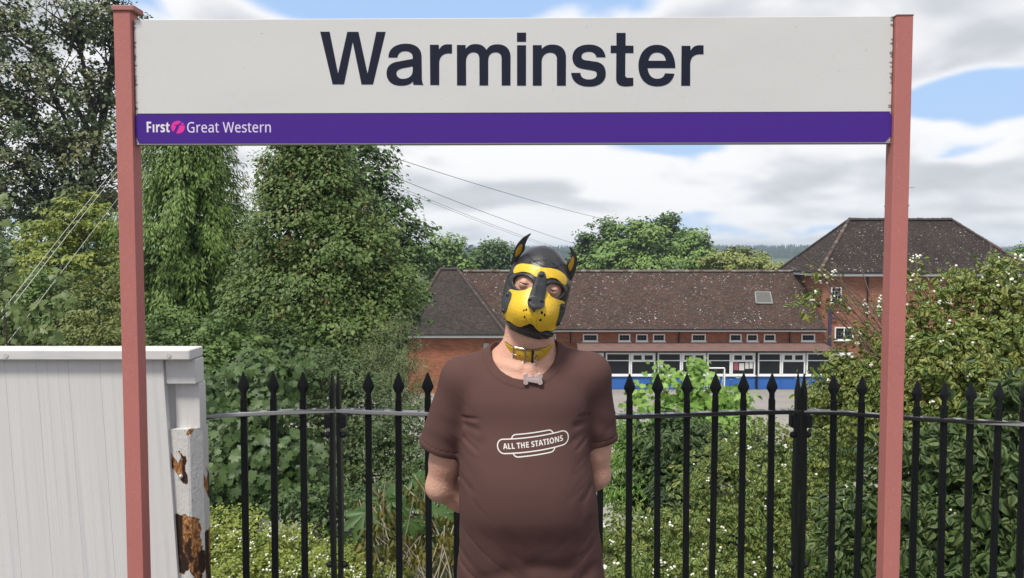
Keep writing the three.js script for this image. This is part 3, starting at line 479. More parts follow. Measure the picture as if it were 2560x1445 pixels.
// ------------------------------------------------------------------ trees
plant('ash_tree', 'tall dark open crowned tree with sky showing through its leaves', 'tree', footOf(60, 33), [
  [40, 60, 33, 130, 120, 2479], [190, 40, 32, 110, 90, 1889], [290, 120, 33, 70, 110, 1121], [110, 190, 33, 130, 90, 2125], [240, 240, 32, 85, 90, 1476], [20, 260, 33, 95, 100, 1594], [130, 330, 33, 120, 80, 1948], [30, 400, 32, 110, 100, 2125], [230, 400, 32, 90, 90, 1771], [130, 470, 33, 150, 90, 2597], [40, 530, 32, 120, 80, 1771], [250, 500, 33, 80, 70, 1239], [-90, 150, 34, 110, 160, 1771], [-80, 420, 34, 100, 160, 1771], [300, 25, 33, 42, 40, 306]],
  { seed: 11, palette: P.ash, size: 0.21, trunk: 0.42, bark: barkDark, per: 52, clumpSize: 0.50, shell: 0.25, twigs: 16, leaf: 'rhomb', wild: 1.0 });
plant('yew_tree', 'broad very dark tree behind the pale olive shrubs', 'tree', footOf(120, 27), [[120, 640, 27, 150, 110, 4200], [-30, 660, 27, 120, 120, 3000], [270, 660, 27, 80, 120, 2400], [200, 790, 26, 160, 120, 3000], [40, 800, 26, 130, 120, 2600]], { seed: 12, palette: P.dark, size: 0.19, trunk: 0.3, bark: barkDark, clumpSize: 0.4 });
// drooping spruce: whorls of hanging sprays
{
  const rnd = rng(21), d0 = 18, x0 = (476 - 1280) / FOCAL * d0, baseY = terrain(d0, x0) - 0.05, t = thing('spruce_tree', 'bright green spruce with dense drooping tiers beside the red post', 'tree', [x0, baseY, -d0]);
  const H = 13.1; mesh('trunk', limb(V(0, 0, 0), V(0, H, 0), 0.2, 0.02, 9), bark, t);
  const wood = [], sprays = [];
  for (let y = 0.9, ti = 0; y < H - 0.15; ti++) {
    const f = 1 - y / H, R = (0.15 + 1.34 * Math.min(1, Math.pow(f / 0.24, 0.7)) + 0.42 * f) * (0.84 + 0.26 * rnd()), n = 18;
    for (let k = 0; k < n; k++) {
      const a = (k + rnd() * 0.8) / n * 2 * Math.PI + ti, r = R * (0.78 + 0.34 * rnd()), y1 = y + 0.05 * rnd(), drop = r * (0.28 + 0.1 * rnd()), end = V(Math.cos(a) * r, y1 - drop * 0.6, Math.sin(a) * r);
      wood.push(limb(V(0, y1, 0), end, 0.02, 0.006, 4));
      const m = 7 + Math.round(r * 9);
      for (let i = 0; i < m; i++) {
        const s = 0.25 + 0.78 * (i / m), px = end.x * s, pz = end.z * s, py = y1 - drop * 0.6 * s * s + 0.02;
        for (let h = 0; h < 11; h++) {
          const side = (rnd() - 0.5) * 0.34, nx = -Math.sin(a), nz = Math.cos(a), fall = rnd() * 0.30 * (0.5 + s);
          const ax = V(Math.cos(a) * 0.5 + nx * side * 3 + (rnd() - 0.5) * 0.4, -0.42 - 0.6 * rnd(), Math.sin(a) * 0.5 + nz * side * 3 + (rnd() - 0.5) * 0.4).normalize(), nn = V(Math.cos(a) + (rnd() - 0.5), 0.6 + (rnd() - 0.5), Math.sin(a) + (rnd() - 0.5)); nn.addScaledVector(ax, -nn.dot(ax)).normalize();
          sprays.push({ p: V(px + nx * side + (rnd() - 0.5) * 0.05, py - fall, pz + nz * side + (rnd() - 0.5) * 0.05), n: nn, ax, s: 0.07 + 0.07 * rnd(), t: clamp(0.3 + 0.55 * rnd() + 0.3 * (s > 0.8 ? 1 : 0) * rnd()) });
        }
      }
    }
    y += 0.33 + 0.14 * rnd();
  }
  mesh('branches', merge(wood), bark, t);
  mesh('crown', bake(sprays, 'spray', P.spruce, rnd), leafMat, t);
}
plant('dark_maple_tree', 'dark green tree rising behind the tree with reddish seed keys', 'tree', footOf(900, 24), [[880, 400, 24, 90, 110, 3400], [800, 330, 24, 100, 120, 3000], [930, 500, 24, 80, 90, 2800], [975, 590, 24, 75, 90, 2600], [1010, 660, 24, 55, 80, 1800], [900, 640, 24, 110, 120, 3000], [960, 760, 23, 90, 100, 2400], [625, 640, 25, 40, 70, 300], [580, 700, 25, 60, 80, 900]], { seed: 31, palette: P.dark, size: 0.17, trunk: 0.25, bark: barkDark, clumpSize: 0.34, leaf: 'rhomb' });
plant('maple_tree', 'olive green tree carrying clusters of reddish seed keys', 'tree', footOf(790, 15), [[760, 250, 15, 70, 120, 2970], [725, 370, 15, 50, 90, 2970], [790, 360, 15, 70, 110, 3510], [668, 430, 15, 20, 60, 675], [718, 480, 15, 62, 90, 3510], [800, 470, 15, 90, 100, 4590], [870, 540, 15, 75, 80, 3375], [720, 570, 14.6, 100, 90, 4860], [850, 650, 14.6, 105, 95, 5670], [660, 660, 14.8, 80, 90, 3915], [770, 740, 14.3, 130, 90, 5940], [940, 640, 15, 70, 100, 3240], [990, 720, 14.8, 50, 80, 2025], [920, 770, 14.5, 90, 85, 4050], [640, 770, 14.4, 80, 80, 3240], [720, 850, 14, 110, 80, 4050], [860, 860, 13.8, 110, 80, 4050]], { seed: 41, palette: P.maple, size: 0.09, trunk: 0.14, clumpSize: 0.22, leaf: 'rhomb', keys: 110, per: 26, twigs: 14, face: 0.3 });
plant('willow_bush', 'pale grey green fine leaved bush in front of the brick pavilion', 'bush', footOf(980, 13), [[990, 860, 13, 60, 80, 2600], [1010, 950, 12.6, 60, 70, 2400], [940, 920, 12.6, 80, 90, 3000], [960, 1020, 12, 80, 60, 2200], [1040, 1010, 12.4, 40, 55, 1100]], { seed: 43, palette: [[0.09, 0.125, 0.045], [0.145, 0.18, 0.07], [0.20, 0.225, 0.10]], size: 0.062, trunk: 0.05, clumpSize: 0.14, leaf: 'slim', per: 30 });
// trees behind the school, one by one
const beyond = 'trees standing beyond the school roof';
plant('far_tree', 'round dark green tree beside the pavilion roof, nearest the big maples', 'tree', footOf(1115, 75), [[1110, 630, 75, 50, 45, 2200], [1085, 660, 75, 45, 40, 1700], [1140, 655, 75, 40, 35, 1400]], { seed: 51, palette: P.mid, size: 0.42, trunk: 0.3, group: beyond, clumpSize: 0.7 });
plant('far_tree', 'smaller round dark tree just beside the black and yellow hood', 'tree', footOf(1225, 82), [[1228, 630, 82, 38, 32, 1500], [1195, 652, 82, 34, 30, 1100], [1260, 660, 82, 34, 32, 1100]], { seed: 52, palette: P.dark, size: 0.42, trunk: 0.3, group: beyond, clumpSize: 0.7 });
plant('far_tree', 'dark upright evergreen at the edge of the tree group behind the roof', 'tree', footOf(1480, 84), [[1525, 570, 84, 24, 34, 900], [1490, 600, 84, 38, 36, 1500], [1455, 625, 84, 24, 40, 900], [1480, 650, 84, 50, 36, 1600]], { seed: 53, palette: P.dark, size: 0.42, trunk: 0.3, bark: barkDark, group: beyond, clumpSize: 0.6, shell: 0.3, wild: 1.1 });
plant('far_tree', 'light green tree in the middle of the group behind the roof', 'tree', footOf(1600, 76), [[1600, 580, 76, 60, 32, 2000], [1560, 615, 76, 60, 36, 2000], [1630, 630, 76, 60, 45, 2400], [1530, 655, 74, 60, 30, 1700], [1610, 665, 74, 70, 28, 1700]], { seed: 54, palette: P.mid, size: 0.40, trunk: 0.3, group: beyond, clumpSize: 0.65 });
plant('far_tree', 'dark tree with a ragged top at the high end of the group', 'tree', footOf(1690, 86), [[1672, 560, 86, 34, 26, 1000], [1700, 590, 86, 48, 36, 1800], [1650, 600, 88, 60, 40, 1800]], { seed: 55, palette: P.dark, size: 0.44, trunk: 0.3, bark: barkDark, group: beyond, clumpSize: 0.6, shell: 0.3, wild: 1.1 });
plant('far_tree', 'mid green tree sloping down toward the low shrub', 'tree', footOf(1730, 78), [[1730, 615, 78, 42, 40, 1600], [1748, 600, 80, 26, 26, 700], [1700, 650, 76, 70, 32, 1900], [1760, 655, 77, 40, 32, 1200]], { seed: 56, palette: P.mid, size: 0.40, trunk: 0.25, group: beyond, clumpSize: 0.6 });
plant('far_shrub', 'low rounded yellowish shrub with thin tops above the school ridge', 'shrub', footOf(1850, 70), [[1850, 650, 70, 65, 26, 2200], [1800, 660, 70, 40, 26, 1300], [1900, 668, 70, 40, 18, 1000], [1838, 622, 70, 16, 12, 130], [1875, 626, 70, 12, 11, 80]], { seed: 57, palette: P.olive, size: 0.32, trunk: 0.12, clumpSize: 0.5 });
plant('far_tree', 'grey green tree seen past the end of the big hipped roof', 'tree', footOf(2560, 95), [[2560, 645, 95, 30, 26, 900], [2600, 640, 95, 50, 40, 1500]], { seed: 58, palette: P.mid, size: 0.45, trunk: 0.3, group: beyond, clumpSize: 0.7 });
plant('far_shrub', 'pale small shrub touching the left foot of the big roof', 'shrub', footOf(1935, 64), [[1935, 672, 64, 26, 14, 700], [1958, 676, 63, 18, 9, 400]], { seed: 59, palette: P.olive, size: 0.24, trunk: 0.08, clumpSize: 0.35 });
// wooded ridge on the skyline
{
  const rnd = rng(61), pos = [], nrm = [], idx = [];
  const cone = (x, y, z, r, h) => { const b = pos.length / 3, n = 6, tiers = 3; for (let t = 0; t < tiers; t++) { const o = pos.length / 3, y0 = y + h * t * 0.27, y1 = t === tiers - 1 ? y + h : y0 + h * 0.5, rr = r * (1 - t * 0.27); pos.push(x, y1, z); for (let k = 0; k < n; k++) { const a = (k + rnd() * 0.5) / n * 6.283; pos.push(x + Math.cos(a) * rr, y0, z + Math.sin(a) * rr); } for (let k = 0; k < n; k++) idx.push(o, o + 1 + (k + 1) % n, o + 1 + k); } };
  const hx = [], hz = [], hi = []; const nx = 80, nz = 10, hill = (x, d) => GROUND - 0.4 + 7.5 * smooth(820, 1300, d) * (0.55 + 0.6 * noise3(x * 0.004, 1, 2));
  for (let j = 0; j <= nz; j++) for (let i = 0; i <= nx; i++) { const d = 800 + j / nz * 700, x = -900 + i / nx * 2400; hx.push(x, hill(x, d), -d); }
  for (let j = 0; j < nz; j++) for (let i = 0; i < nx; i++) { const a = j * (nx + 1) + i; hi.push(a, a + 1, a + nx + 2, a, a + nx + 2, a + nx + 1); }
  const hg = new THREE.BufferGeometry(); hg.setAttribute('position', new THREE.Float32BufferAttribute(hx, 3)); hg.setIndex(hi); hg.computeVertexNormals(); structure('hill', hg, std(0.045, 0.065, 0.03, 1));
  for (let i = 0; i < 9000; i++) { const d = 850 + rnd() * 480, x = -700 + rnd() * 2000; cone(x, hill(x, d) - 0.5, -d, 2.2 + rnd() * 1.6, 7 + 7 * rnd()); }
  const g = new THREE.BufferGeometry(); g.setAttribute('position', new THREE.Float32BufferAttribute(pos, 3)); g.setIndex(idx); g.computeVertexNormals();
  const m = single('conifer_wood', g, std(0.022, 0.040, 0.022, 1), 'hazy blue conifer wood along the skyline', 'wood'); m.userData.kind = 'stuff';
}
// ------------------------------------------------------------------ shrubs on the bank
plant('olive_shrub', 'yellow green arching shrub under the dark open tree', 'shrub', footOf(200, 20), [[200, 545, 20, 85, 60, 1900], [130, 600, 20, 70, 55, 1500], [260, 600, 20, 60, 70, 1500], [180, 670, 19.5, 110, 60, 1700], [120, 720, 19, 90, 60, 1300]], { seed: 71, palette: P.lime, size: 0.13, trunk: 0.07, clumpSize: 0.24, flat: 0.45 });
plant('hazel_shrub', 'mid green shrub behind the white boarding', 'shrub', footOf(90, 14), [[40, 760, 14, 90, 90, 2600], [130, 800, 14, 90, 80, 2400], [-30, 690, 14, 60, 80, 1200]], { seed: 72, palette: P.mid, size: 0.10, trunk: 0.05, clumpSize: 0.18 });
plant('privet_shrub', 'olive fine leaved shrub between white boarding and red post', 'shrub', footOf(240, 11), [[245, 780, 11, 65, 80, 2600], [200, 850, 10.6, 80, 70, 2400], [290, 690, 11.2, 34, 70, 900], [290, 860, 10.4, 60, 70, 1800]], { seed: 73, palette: P.olive, size: 0.055, trunk: 0.035, clumpSize: 0.12, per: 26 });
plant('laurel_shrub', 'green leafy shrub at the foot of the spruce', 'shrub', footOf(470, 12), [[440, 850, 12, 80, 70, 2200], [540, 860, 12, 90, 70, 2400], [480, 940, 11.4, 110, 80, 2800], [600, 920, 11.4, 80, 70, 2000]], { seed: 74, palette: P.mid, size: 0.085, trunk: 0.05, clumpSize: 0.15 });
plant('sycamore_shrub', 'dark broad leaved thicket behind the fence beside the white post', 'shrub', footOf(600, 8.6), [[580, 1010, 9, 80, 80, 700], [660, 960, 9.2, 80, 70, 650], [560, 1130, 8.5, 80, 90, 800], [660, 1080, 8.7, 80, 80, 700], [600, 1210, 8.2, 100, 70, 700], [720, 1180, 8.2, 80, 80, 700]], { seed: 75, palette: P.dark, size: 0.105, trunk: 0.05, clumpSize: 0.2, leaf: 'lobed', parts: 300, per: 18, wild: 0.6, face: 0.7, up: 0.4, crownName: 'foliage' });
plant('hawthorn_shrub', 'dense small leaved green shrub behind the middle of the fence', 'shrub', footOf(860, 9.5), [[800, 960, 10, 90, 80, 2600], [890, 1010, 9.8, 90, 80, 2600], [790, 1090, 9.4, 80, 80, 2400], [900, 1120, 9.2, 100, 80, 2600], [990, 1090, 9.4, 80, 80, 2300], [820, 1190, 9, 90, 70, 2000], [950, 1210, 8.8, 100, 70, 2200], [1030, 1160, 9, 70, 70, 1500]], { seed: 76, palette: [[0.050, 0.095, 0.030], [0.088, 0.140, 0.042], [0.140, 0.185, 0.06]], size: 0.058, trunk: 0.05, clumpSize: 0.13, per: 26 });
plant('holly_shrub', 'dark small leaved shrub under the olive tree behind the railings', 'shrub', footOf(760, 12.5), [[620, 880, 12.8, 90, 60, 1800], [730, 930, 12.4, 100, 60, 2000], [840, 930, 12.2, 80, 60, 1600], [680, 860, 13, 80, 60, 1500]], { seed: 79, palette: P.dark, size: 0.08, trunk: 0.04, clumpSize: 0.15 });
plant('ivy_thicket', 'dark ivy covered thicket low in the gap beside the person', 'shrub', footOf(1010, 7.6), [[880, 1290, 7.6, 110, 60, 1500], [760, 1250, 7.8, 100, 60, 1400], [1020, 1290, 7.4, 90, 60, 1300], [1120, 1180, 8.2, 90, 90, 1500], [1200, 1300, 7.6, 120, 100, 1500]], { seed: 77, palette: P.dark, size: 0.062, trunk: 0.04, clumpSize: 0.12 });
plant('snowberry_bush', 'low light green bush full of white berries beside the rusted white post', 'bush', footOf(640, 5.6), [[560, 1340, 5.9, 90, 70, 2300], [650, 1390, 5.7, 100, 80, 2600], [600, 1450, 5.3, 110, 60, 2200], [740, 1370, 5.9, 80, 55, 2000], [780, 1440, 5.5, 90, 60, 2200], [860, 1420, 5.7, 80, 50, 1700], [930, 1455, 5.4, 90, 50, 1600]], { seed: 81, palette: P.lime, size: 0.030, trunk: 0.015, clumpSize: 0.07, leaf: 'rhomb', per: 22, berries: 330, berrySize: 0.0065, parts: 200, crownName: 'foliage', up: 0.6, face: 0.3 });
plant('nettle_patch', 'lush bright green nettles just beside the brown sleeve', 'plant', footOf(1570, 8), [[1570, 1090, 8, 45, 60, 700], [1560, 1170, 7.6, 60, 60, 800], [1610, 1150, 7.8, 40, 60, 500], [1560, 1230, 7.4, 60, 50, 600]], { seed: 82, palette: P.bright, size: 0.07, trunk: 0.015, clumpSize: 0.12, leaf: 'lance', per: 16, parts: 150, crownName: 'foliage' });
plant('elder_shrub', 'dark broad shrub in the shade below the bright sapling', 'shrub', footOf(1690, 7.8), [[1690, 1100, 7.9, 90, 70, 1500], [1640, 1180, 7.6, 80, 70, 1200], [1760, 1150, 7.6, 90, 70, 1300], [1680, 1250, 7.2, 100, 60, 1200], [1880, 1160, 7.8, 110, 80, 1100], [2000, 1140, 7.8, 100, 80, 1000], [1960, 1270, 7.2, 120, 80, 900], [2100, 1110, 7.6, 80, 90, 800], [1830, 1300, 6.8, 110, 70, 800]], { seed: 83, palette: P.dark, size: 0.075, trunk: 0.03, clumpSize: 0.13, leaf: 'ovate', parts: 250, crownName: 'foliage' });
plant('sycamore_sapling', 'bright green sycamore sapling in front of the blue panels', 'sapling', footOf(1740, 8.6), [[1640, 930, 9, 22, 26, 46], [1725, 930, 8.8, 36, 24, 90], [1690, 975, 8.7, 46, 32, 160], [1775, 985, 8.6, 60, 40, 260], [1840, 1010, 8.6, 40, 36, 180], [1690, 1040, 8.5, 80, 40, 330], [1800, 1060, 8.4, 80, 40, 330], [1590, 1000, 8.9, 18, 46, 70]], { seed: 84, palette: P.bright, size: 0.075, trunk: 0.02, clumpSize: 0.11, leaf: 'lobed', per: 9, parts: 300, face: 0.6, up: 0.5, crownName: 'foliage', twigs: 6 });
plant('snowberry_bush', 'wide tangled bush with white berries behind the fence between person and double post', 'bush', footOf(1800, 5.2), [[1560, 1340, 5.4, 80, 70, 900], [1600, 1430, 5.0, 90, 50, 900], [1700, 1330, 5.4, 100, 70, 1300], [1720, 1430, 5.0, 100, 50, 1000], [1800, 1220, 5.8, 110, 90, 1700], [1900, 1130, 6.2, 110, 80, 1900], [1850, 1350, 5.3, 110, 80, 1500], [1960, 1250, 5.6, 90, 100, 1600], [1980, 1390, 5.1, 90, 70, 1200], [1850, 1440, 4.9, 100, 40, 800], [2080, 1150, 5.8, 90, 100, 1500], [2100, 1300, 5.3, 80, 100, 1300]], { seed: 85, palette: P.snow, size: 0.036, trunk: 0.012, clumpSize: 0.09, leaf: 'oval', per: 16, berries: 170, berrySize: 0.0085, parts: 300, crownName: 'foliage', up: 0.6, face: 0.3, twigs: 12 });
plant('snowberry_bush', 'tall leafy bush with white berries rising above the fence round the red post', 'bush', footOf(2350, 5.0), [[2130, 980, 5.8, 90, 100, 1500], [2060, 1010, 6.0, 50, 70, 700], [2190, 950, 5.6, 90, 70, 1300], [2120, 930, 5.8, 46, 40, 420], [2310, 850, 5.3, 80, 80, 900], [2420, 830, 5.2, 80, 80, 1100], [2420, 920, 5.0, 110, 90, 1700], [2300, 950, 5.2, 100, 110, 1700], [2520, 830, 5.1, 70, 80, 1000], [2540, 910, 4.9, 90, 110, 1400], [2200, 1050, 5.4, 100, 100, 1500], [2350, 1060, 5.0, 110, 90, 1500], [2500, 1020, 4.8, 100, 90, 1300],
  [2280, 760, 5.4, 26, 60, 190], [2285, 670, 5.5, 16, 40, 70], [2350, 740, 5.3, 34, 44, 200], [2400, 690, 5.3, 24, 36, 100], [2440, 740, 5.2, 34, 50, 220], [2480, 670, 5.2, 36, 26, 110], [2500, 720, 5.1, 40, 40, 220], [2545, 680, 5.1, 30, 40, 150], [2555, 760, 5.0, 40, 50, 260], [2060, 690, 5.8, 34, 26, 40], [2030, 750, 5.9, 26, 44, 80], [2095, 755, 5.8, 34, 30, 50], [2180, 770, 5.6, 24, 40, 60], [2150, 850, 5.7, 36, 30, 90], [2190, 860, 5.6, 30, 30, 120]], { seed: 86, palette: [...P.snow, [0.27, 0.26, 0.06]], size: 0.041, trunk: 0.014, clumpSize: 0.10, leaf: 'oval', per: 11, berries: 170, berrySize: 0.0085, parts: 300, crownName: 'foliage', up: 0.5, face: 0.35, twigs: 9, shell: 0.4 });
plant('bramble_thicket', 'dark bramble thicket with broad leaves at the foot of the last railing panel', 'bush', footOf(2400, 4.4), [[2300, 1180, 4.7, 100, 90, 875], [2420, 1160, 4.5, 100, 90, 875], [2530, 1140, 4.4, 90, 100, 812], [2320, 1320, 4.4, 100, 90, 812], [2440, 1310, 4.3, 100, 90, 812], [2550, 1300, 4.2, 90, 90, 687], [2350, 1440, 4.2, 110, 60, 625], [2480, 1440, 4.1, 110, 60, 625], [2180, 1320, 4.7, 90, 110, 875], [2160, 1430, 4.5, 90, 60, 500], [2540, 990, 4.4, 50, 60, 250]], { seed: 87, palette: P.bramble, size: 0.062, trunk: 0.012, clumpSize: 0.15, wild: 0.95, leaf: 'ovate', per: 12, parts: 300, crownName: 'foliage', face: 0.7, up: 0.5, twigs: 9, berries: 14 });
// saplings of broad pale leaves showing over the white boarding
for (const [label, px, d, seed, bl] of [
  ['pale broad leaved sapling tall at the far end of the white boarding', 20, 6.2, 91, [[15, 560, 6.2, 26, 60, 14], [30, 660, 6.2, 34, 44, 18], [10, 760, 6.1, 40, 50, 24], [40, 830, 6.0, 44, 40, 24], [5, 500, 6.2, 22, 20, 7]]],
  ['short pale broad leaved sapling topping the white boarding near the red post', 130, 5.8, 92, [[140, 700, 5.8, 22, 32, 14], [125, 770, 5.7, 40, 44, 34], [130, 840, 5.6, 44, 40, 34], [70, 790, 5.9, 34, 50, 26]]]])
  plant('sapling', label, 'sapling', footOf(px, d), bl, { seed, palette: [[0.10, 0.155, 0.05], [0.15, 0.21, 0.065], [0.22, 0.27, 0.11]], size: 0.062, trunk: 0.012, clumpSize: 0.055, leaf: 'lobed', per: 5, parts: 160, crownName: 'foliage', face: 1.0, up: 0.4, twigs: 3, wild: 0.5, bark });
plant('chestnut_seedling', 'young horse chestnut with spread five finger leaves behind the fence', 'sapling', footOf(1000, 5.6), [[960, 1270, 5.7, 40, 30, 12], [1020, 1230, 5.7, 40, 30, 12], [1050, 1290, 5.5, 40, 26, 8], [930, 1320, 5.6, 30, 20, 6]], { seed: 93, palette: [[0.06, 0.13, 0.03], [0.09, 0.17, 0.045]], size: 0.15, trunk: 0.012, clumpSize: 0.07, leaf: 'palm', per: 4, parts: 60, crownName: 'foliage', face: 0.9, up: 0.8, twigs: 2, wild: 0.4 });
// dry canes with yellowing leaves beside the person
{
  const rnd = rng(95), b = V(...footOf(1060, 5.2)), t = thing('dead_canes', 'tangle of pale dry canes with yellowing leaves beside the bare forearm', 'canes', [b.x, b.y, b.z]), lv = [];
  for (let i = 0; i < 64; i++) {
    const s = at(930 + rnd() * 230, 1480 + rnd() * 60, 5.0 + rnd() * 0.8), e = at(880 + rnd() * 300, 1185 + rnd() * 230, 5.0 + rnd() * 1.0), m = s.clone().lerp(e, 0.5).add(V((rnd() - 0.5) * 0.25, 0.06 + 0.1 * rnd(), (rnd() - 0.5) * 0.2));
    mesh('cane', new THREE.TubeGeometry(new THREE.QuadraticBezierCurve3(s.sub(b), m.clone().sub(b), e.clone().sub(b)), 8, 0.0022 + 0.004 * rnd() * rnd(), 5), twigMat, t);
    if (rnd() < 0.75) for (let k = 0; k < 9; k++) lv.push({ p: m.clone().lerp(e, rnd()).add(V(rnd() - 0.5, rnd() - 0.6, rnd() - 0.5).multiplyScalar(0.08)), n: V(rnd() - 0.5, rnd() * 0.6, 1).normalize(), ax: V(rnd() - 0.5, -0.8, 0).normalize(), s: 0.04 + 0.03 * rnd(), t: rnd() });
  }
  lv.forEach((l) => l.ax.addScaledVector(l.n, -l.ax.dot(l.n)).normalize());
  const rest = leafParts(t, lv, 'oval', [[0.13, 0.15, 0.035], [0.24, 0.22, 0.05], [0.30, 0.26, 0.08]], 200); rest.forEach((l) => l.p.sub(b));
  if (rest.length) mesh('foliage', bake(rest, 'oval', [[0.13, 0.15, 0.035], [0.24, 0.22, 0.05]], rnd), leafMat, t).userData.kind = 'stuff';
}
// long arching stems of the tall bush
{
  const rnd = rng(97), b = V(...footOf(2230, 5.2)), t = thing('arching_stems', 'bare dark arching stems leaning out from the tall berry bush', 'stems', [b.x, b.y, b.z]);
  for (const [x0, y0, x1, y1, x2, y2, r] of [[2230, 900, 2130, 760, 2010, 640, 0.006], [2240, 880, 2160, 740, 2030, 655, 0.005], [2235, 930, 2120, 820, 2060, 700, 0.006], [2225, 860, 2180, 760, 2150, 660, 0.004], [2240, 960, 2150, 850, 2080, 780, 0.005], [2200, 800, 2130, 690, 1985, 660, 0.004], [2215, 850, 2110, 740, 2085, 655, 0.004], [2320, 900, 2300, 760, 2290, 640, 0.005], [2460, 860, 2480, 740, 2476, 610, 0.004]])
    mesh('stem', new THREE.TubeGeometry(new THREE.QuadraticBezierCurve3(at(x0, y0, 5.3).sub(b), at(x1, y1, 5.5).sub(b), at(x2, y2, 5.7).sub(b)), 12, r, 5), std(0.10, 0.075, 0.06, 0.9), t);
}
// ground ivy on the bank
{
  const rnd = rng(99), lv = [];
  for (let i = 0; i < 42000; i++) { const d = 3.7 + rnd() * rnd() * 16, x = (rnd() * 2 - 1) * (0.72 * d + 1.2), y = terrain(d, x) + 0.03 + 0.14 * rnd(); const n = V((rnd() - 0.5) * 0.9, 0.9, 0.3 + (rnd() - 0.5) * 0.9).normalize(), ax = V(rnd() - 0.5, -0.2, rnd() - 0.5); ax.addScaledVector(n, -ax.dot(n)).normalize(); lv.push({ p: V(x, y, -d), n, ax, s: 0.05 + 0.05 * rnd(), t: rnd() }); }
  const m = single('ground_ivy', bake(lv, 'rhomb', P.dark, rnd), leafMat, 'dark ivy and weeds covering the bank under the bushes', 'ground cover'); m.userData.kind = 'stuff';
}
// ------------------------------------------------------------------ telegraph pole and wires
{
  const d = 23.5, top = at(468, 232, d), foot = [top.x, GROUND - 0.05, -d], t = thing('telegraph_pole', 'wooden telegraph pole hidden behind the spruce and the name board', 'pole', foot);
  mesh('pole', limb(V(0, 0, 0), V(0, top.y - GROUND + 0.4, 0), 0.14, 0.10, 12), bark, t); mesh('crossarm', rbox(-0.5, 0.5, top.y - GROUND - 0.05, top.y - GROUND + 0.06, 0.1, 0.2, 0.01), bark, t);
  const wm = std(0.055, 0.055, 0.06, 0.6), wp = std(0.42, 0.42, 0.40, 0.6);
  const wire = (a, b, sag, r, label, m) => { const mid = a.clone().lerp(b, 0.5); mid.y -= sag; single('overhead_wire', new THREE.TubeGeometry(new THREE.QuadraticBezierCurve3(a, mid, b), 40, r, 5), m, label, 'wire', 'wires from the telegraph pole'); };
  const A = top.clone();
  wire(A.clone().add(V(0.45, 0, 0.2)), at(1530, 552, 62), 0.6, 0.013, 'highest black wire crossing the clouds toward the tree group', wm);
  wire(A.clone().add(V(0.3, -0.05, 0.2)), at(1445, 612, 60), 0.5, 0.012, 'second black wire sloping down the clouds to the hood', wm);
  wire(A.clone().add(V(0.15, -0.1, 0.2)), at(1400, 622, 58), 0.5, 0.009, 'lower of two close thin wires sloping to the hood', wm);
  wire(A.clone().add(V(0.2, -0.3, 0.2)), at(1440, 640, 64), 0.5, 0.008, 'lowest thin wire sloping behind the hood', wm);
  wire(A.clone().add(V(-0.35, -0.1, 0.2)), at(-60, 860, 7.5), 0.0, 0.0045, 'pale wire slanting across the shrubs, upper of the close pair', wp);
  wire(A.clone().add(V(-0.3, -0.2, 0.2)), at(-50, 868, 7.5), 0.0, 0.0045, 'pale wire slanting across the shrubs, lower of the close pair', wp);
  wire(A.clone().add(V(-0.15, -0.75, 0.2)), at(-40, 935, 7.5), 0.0, 0.0038, 'single pale wire slanting across the shrubs below the close pair', wp);
}

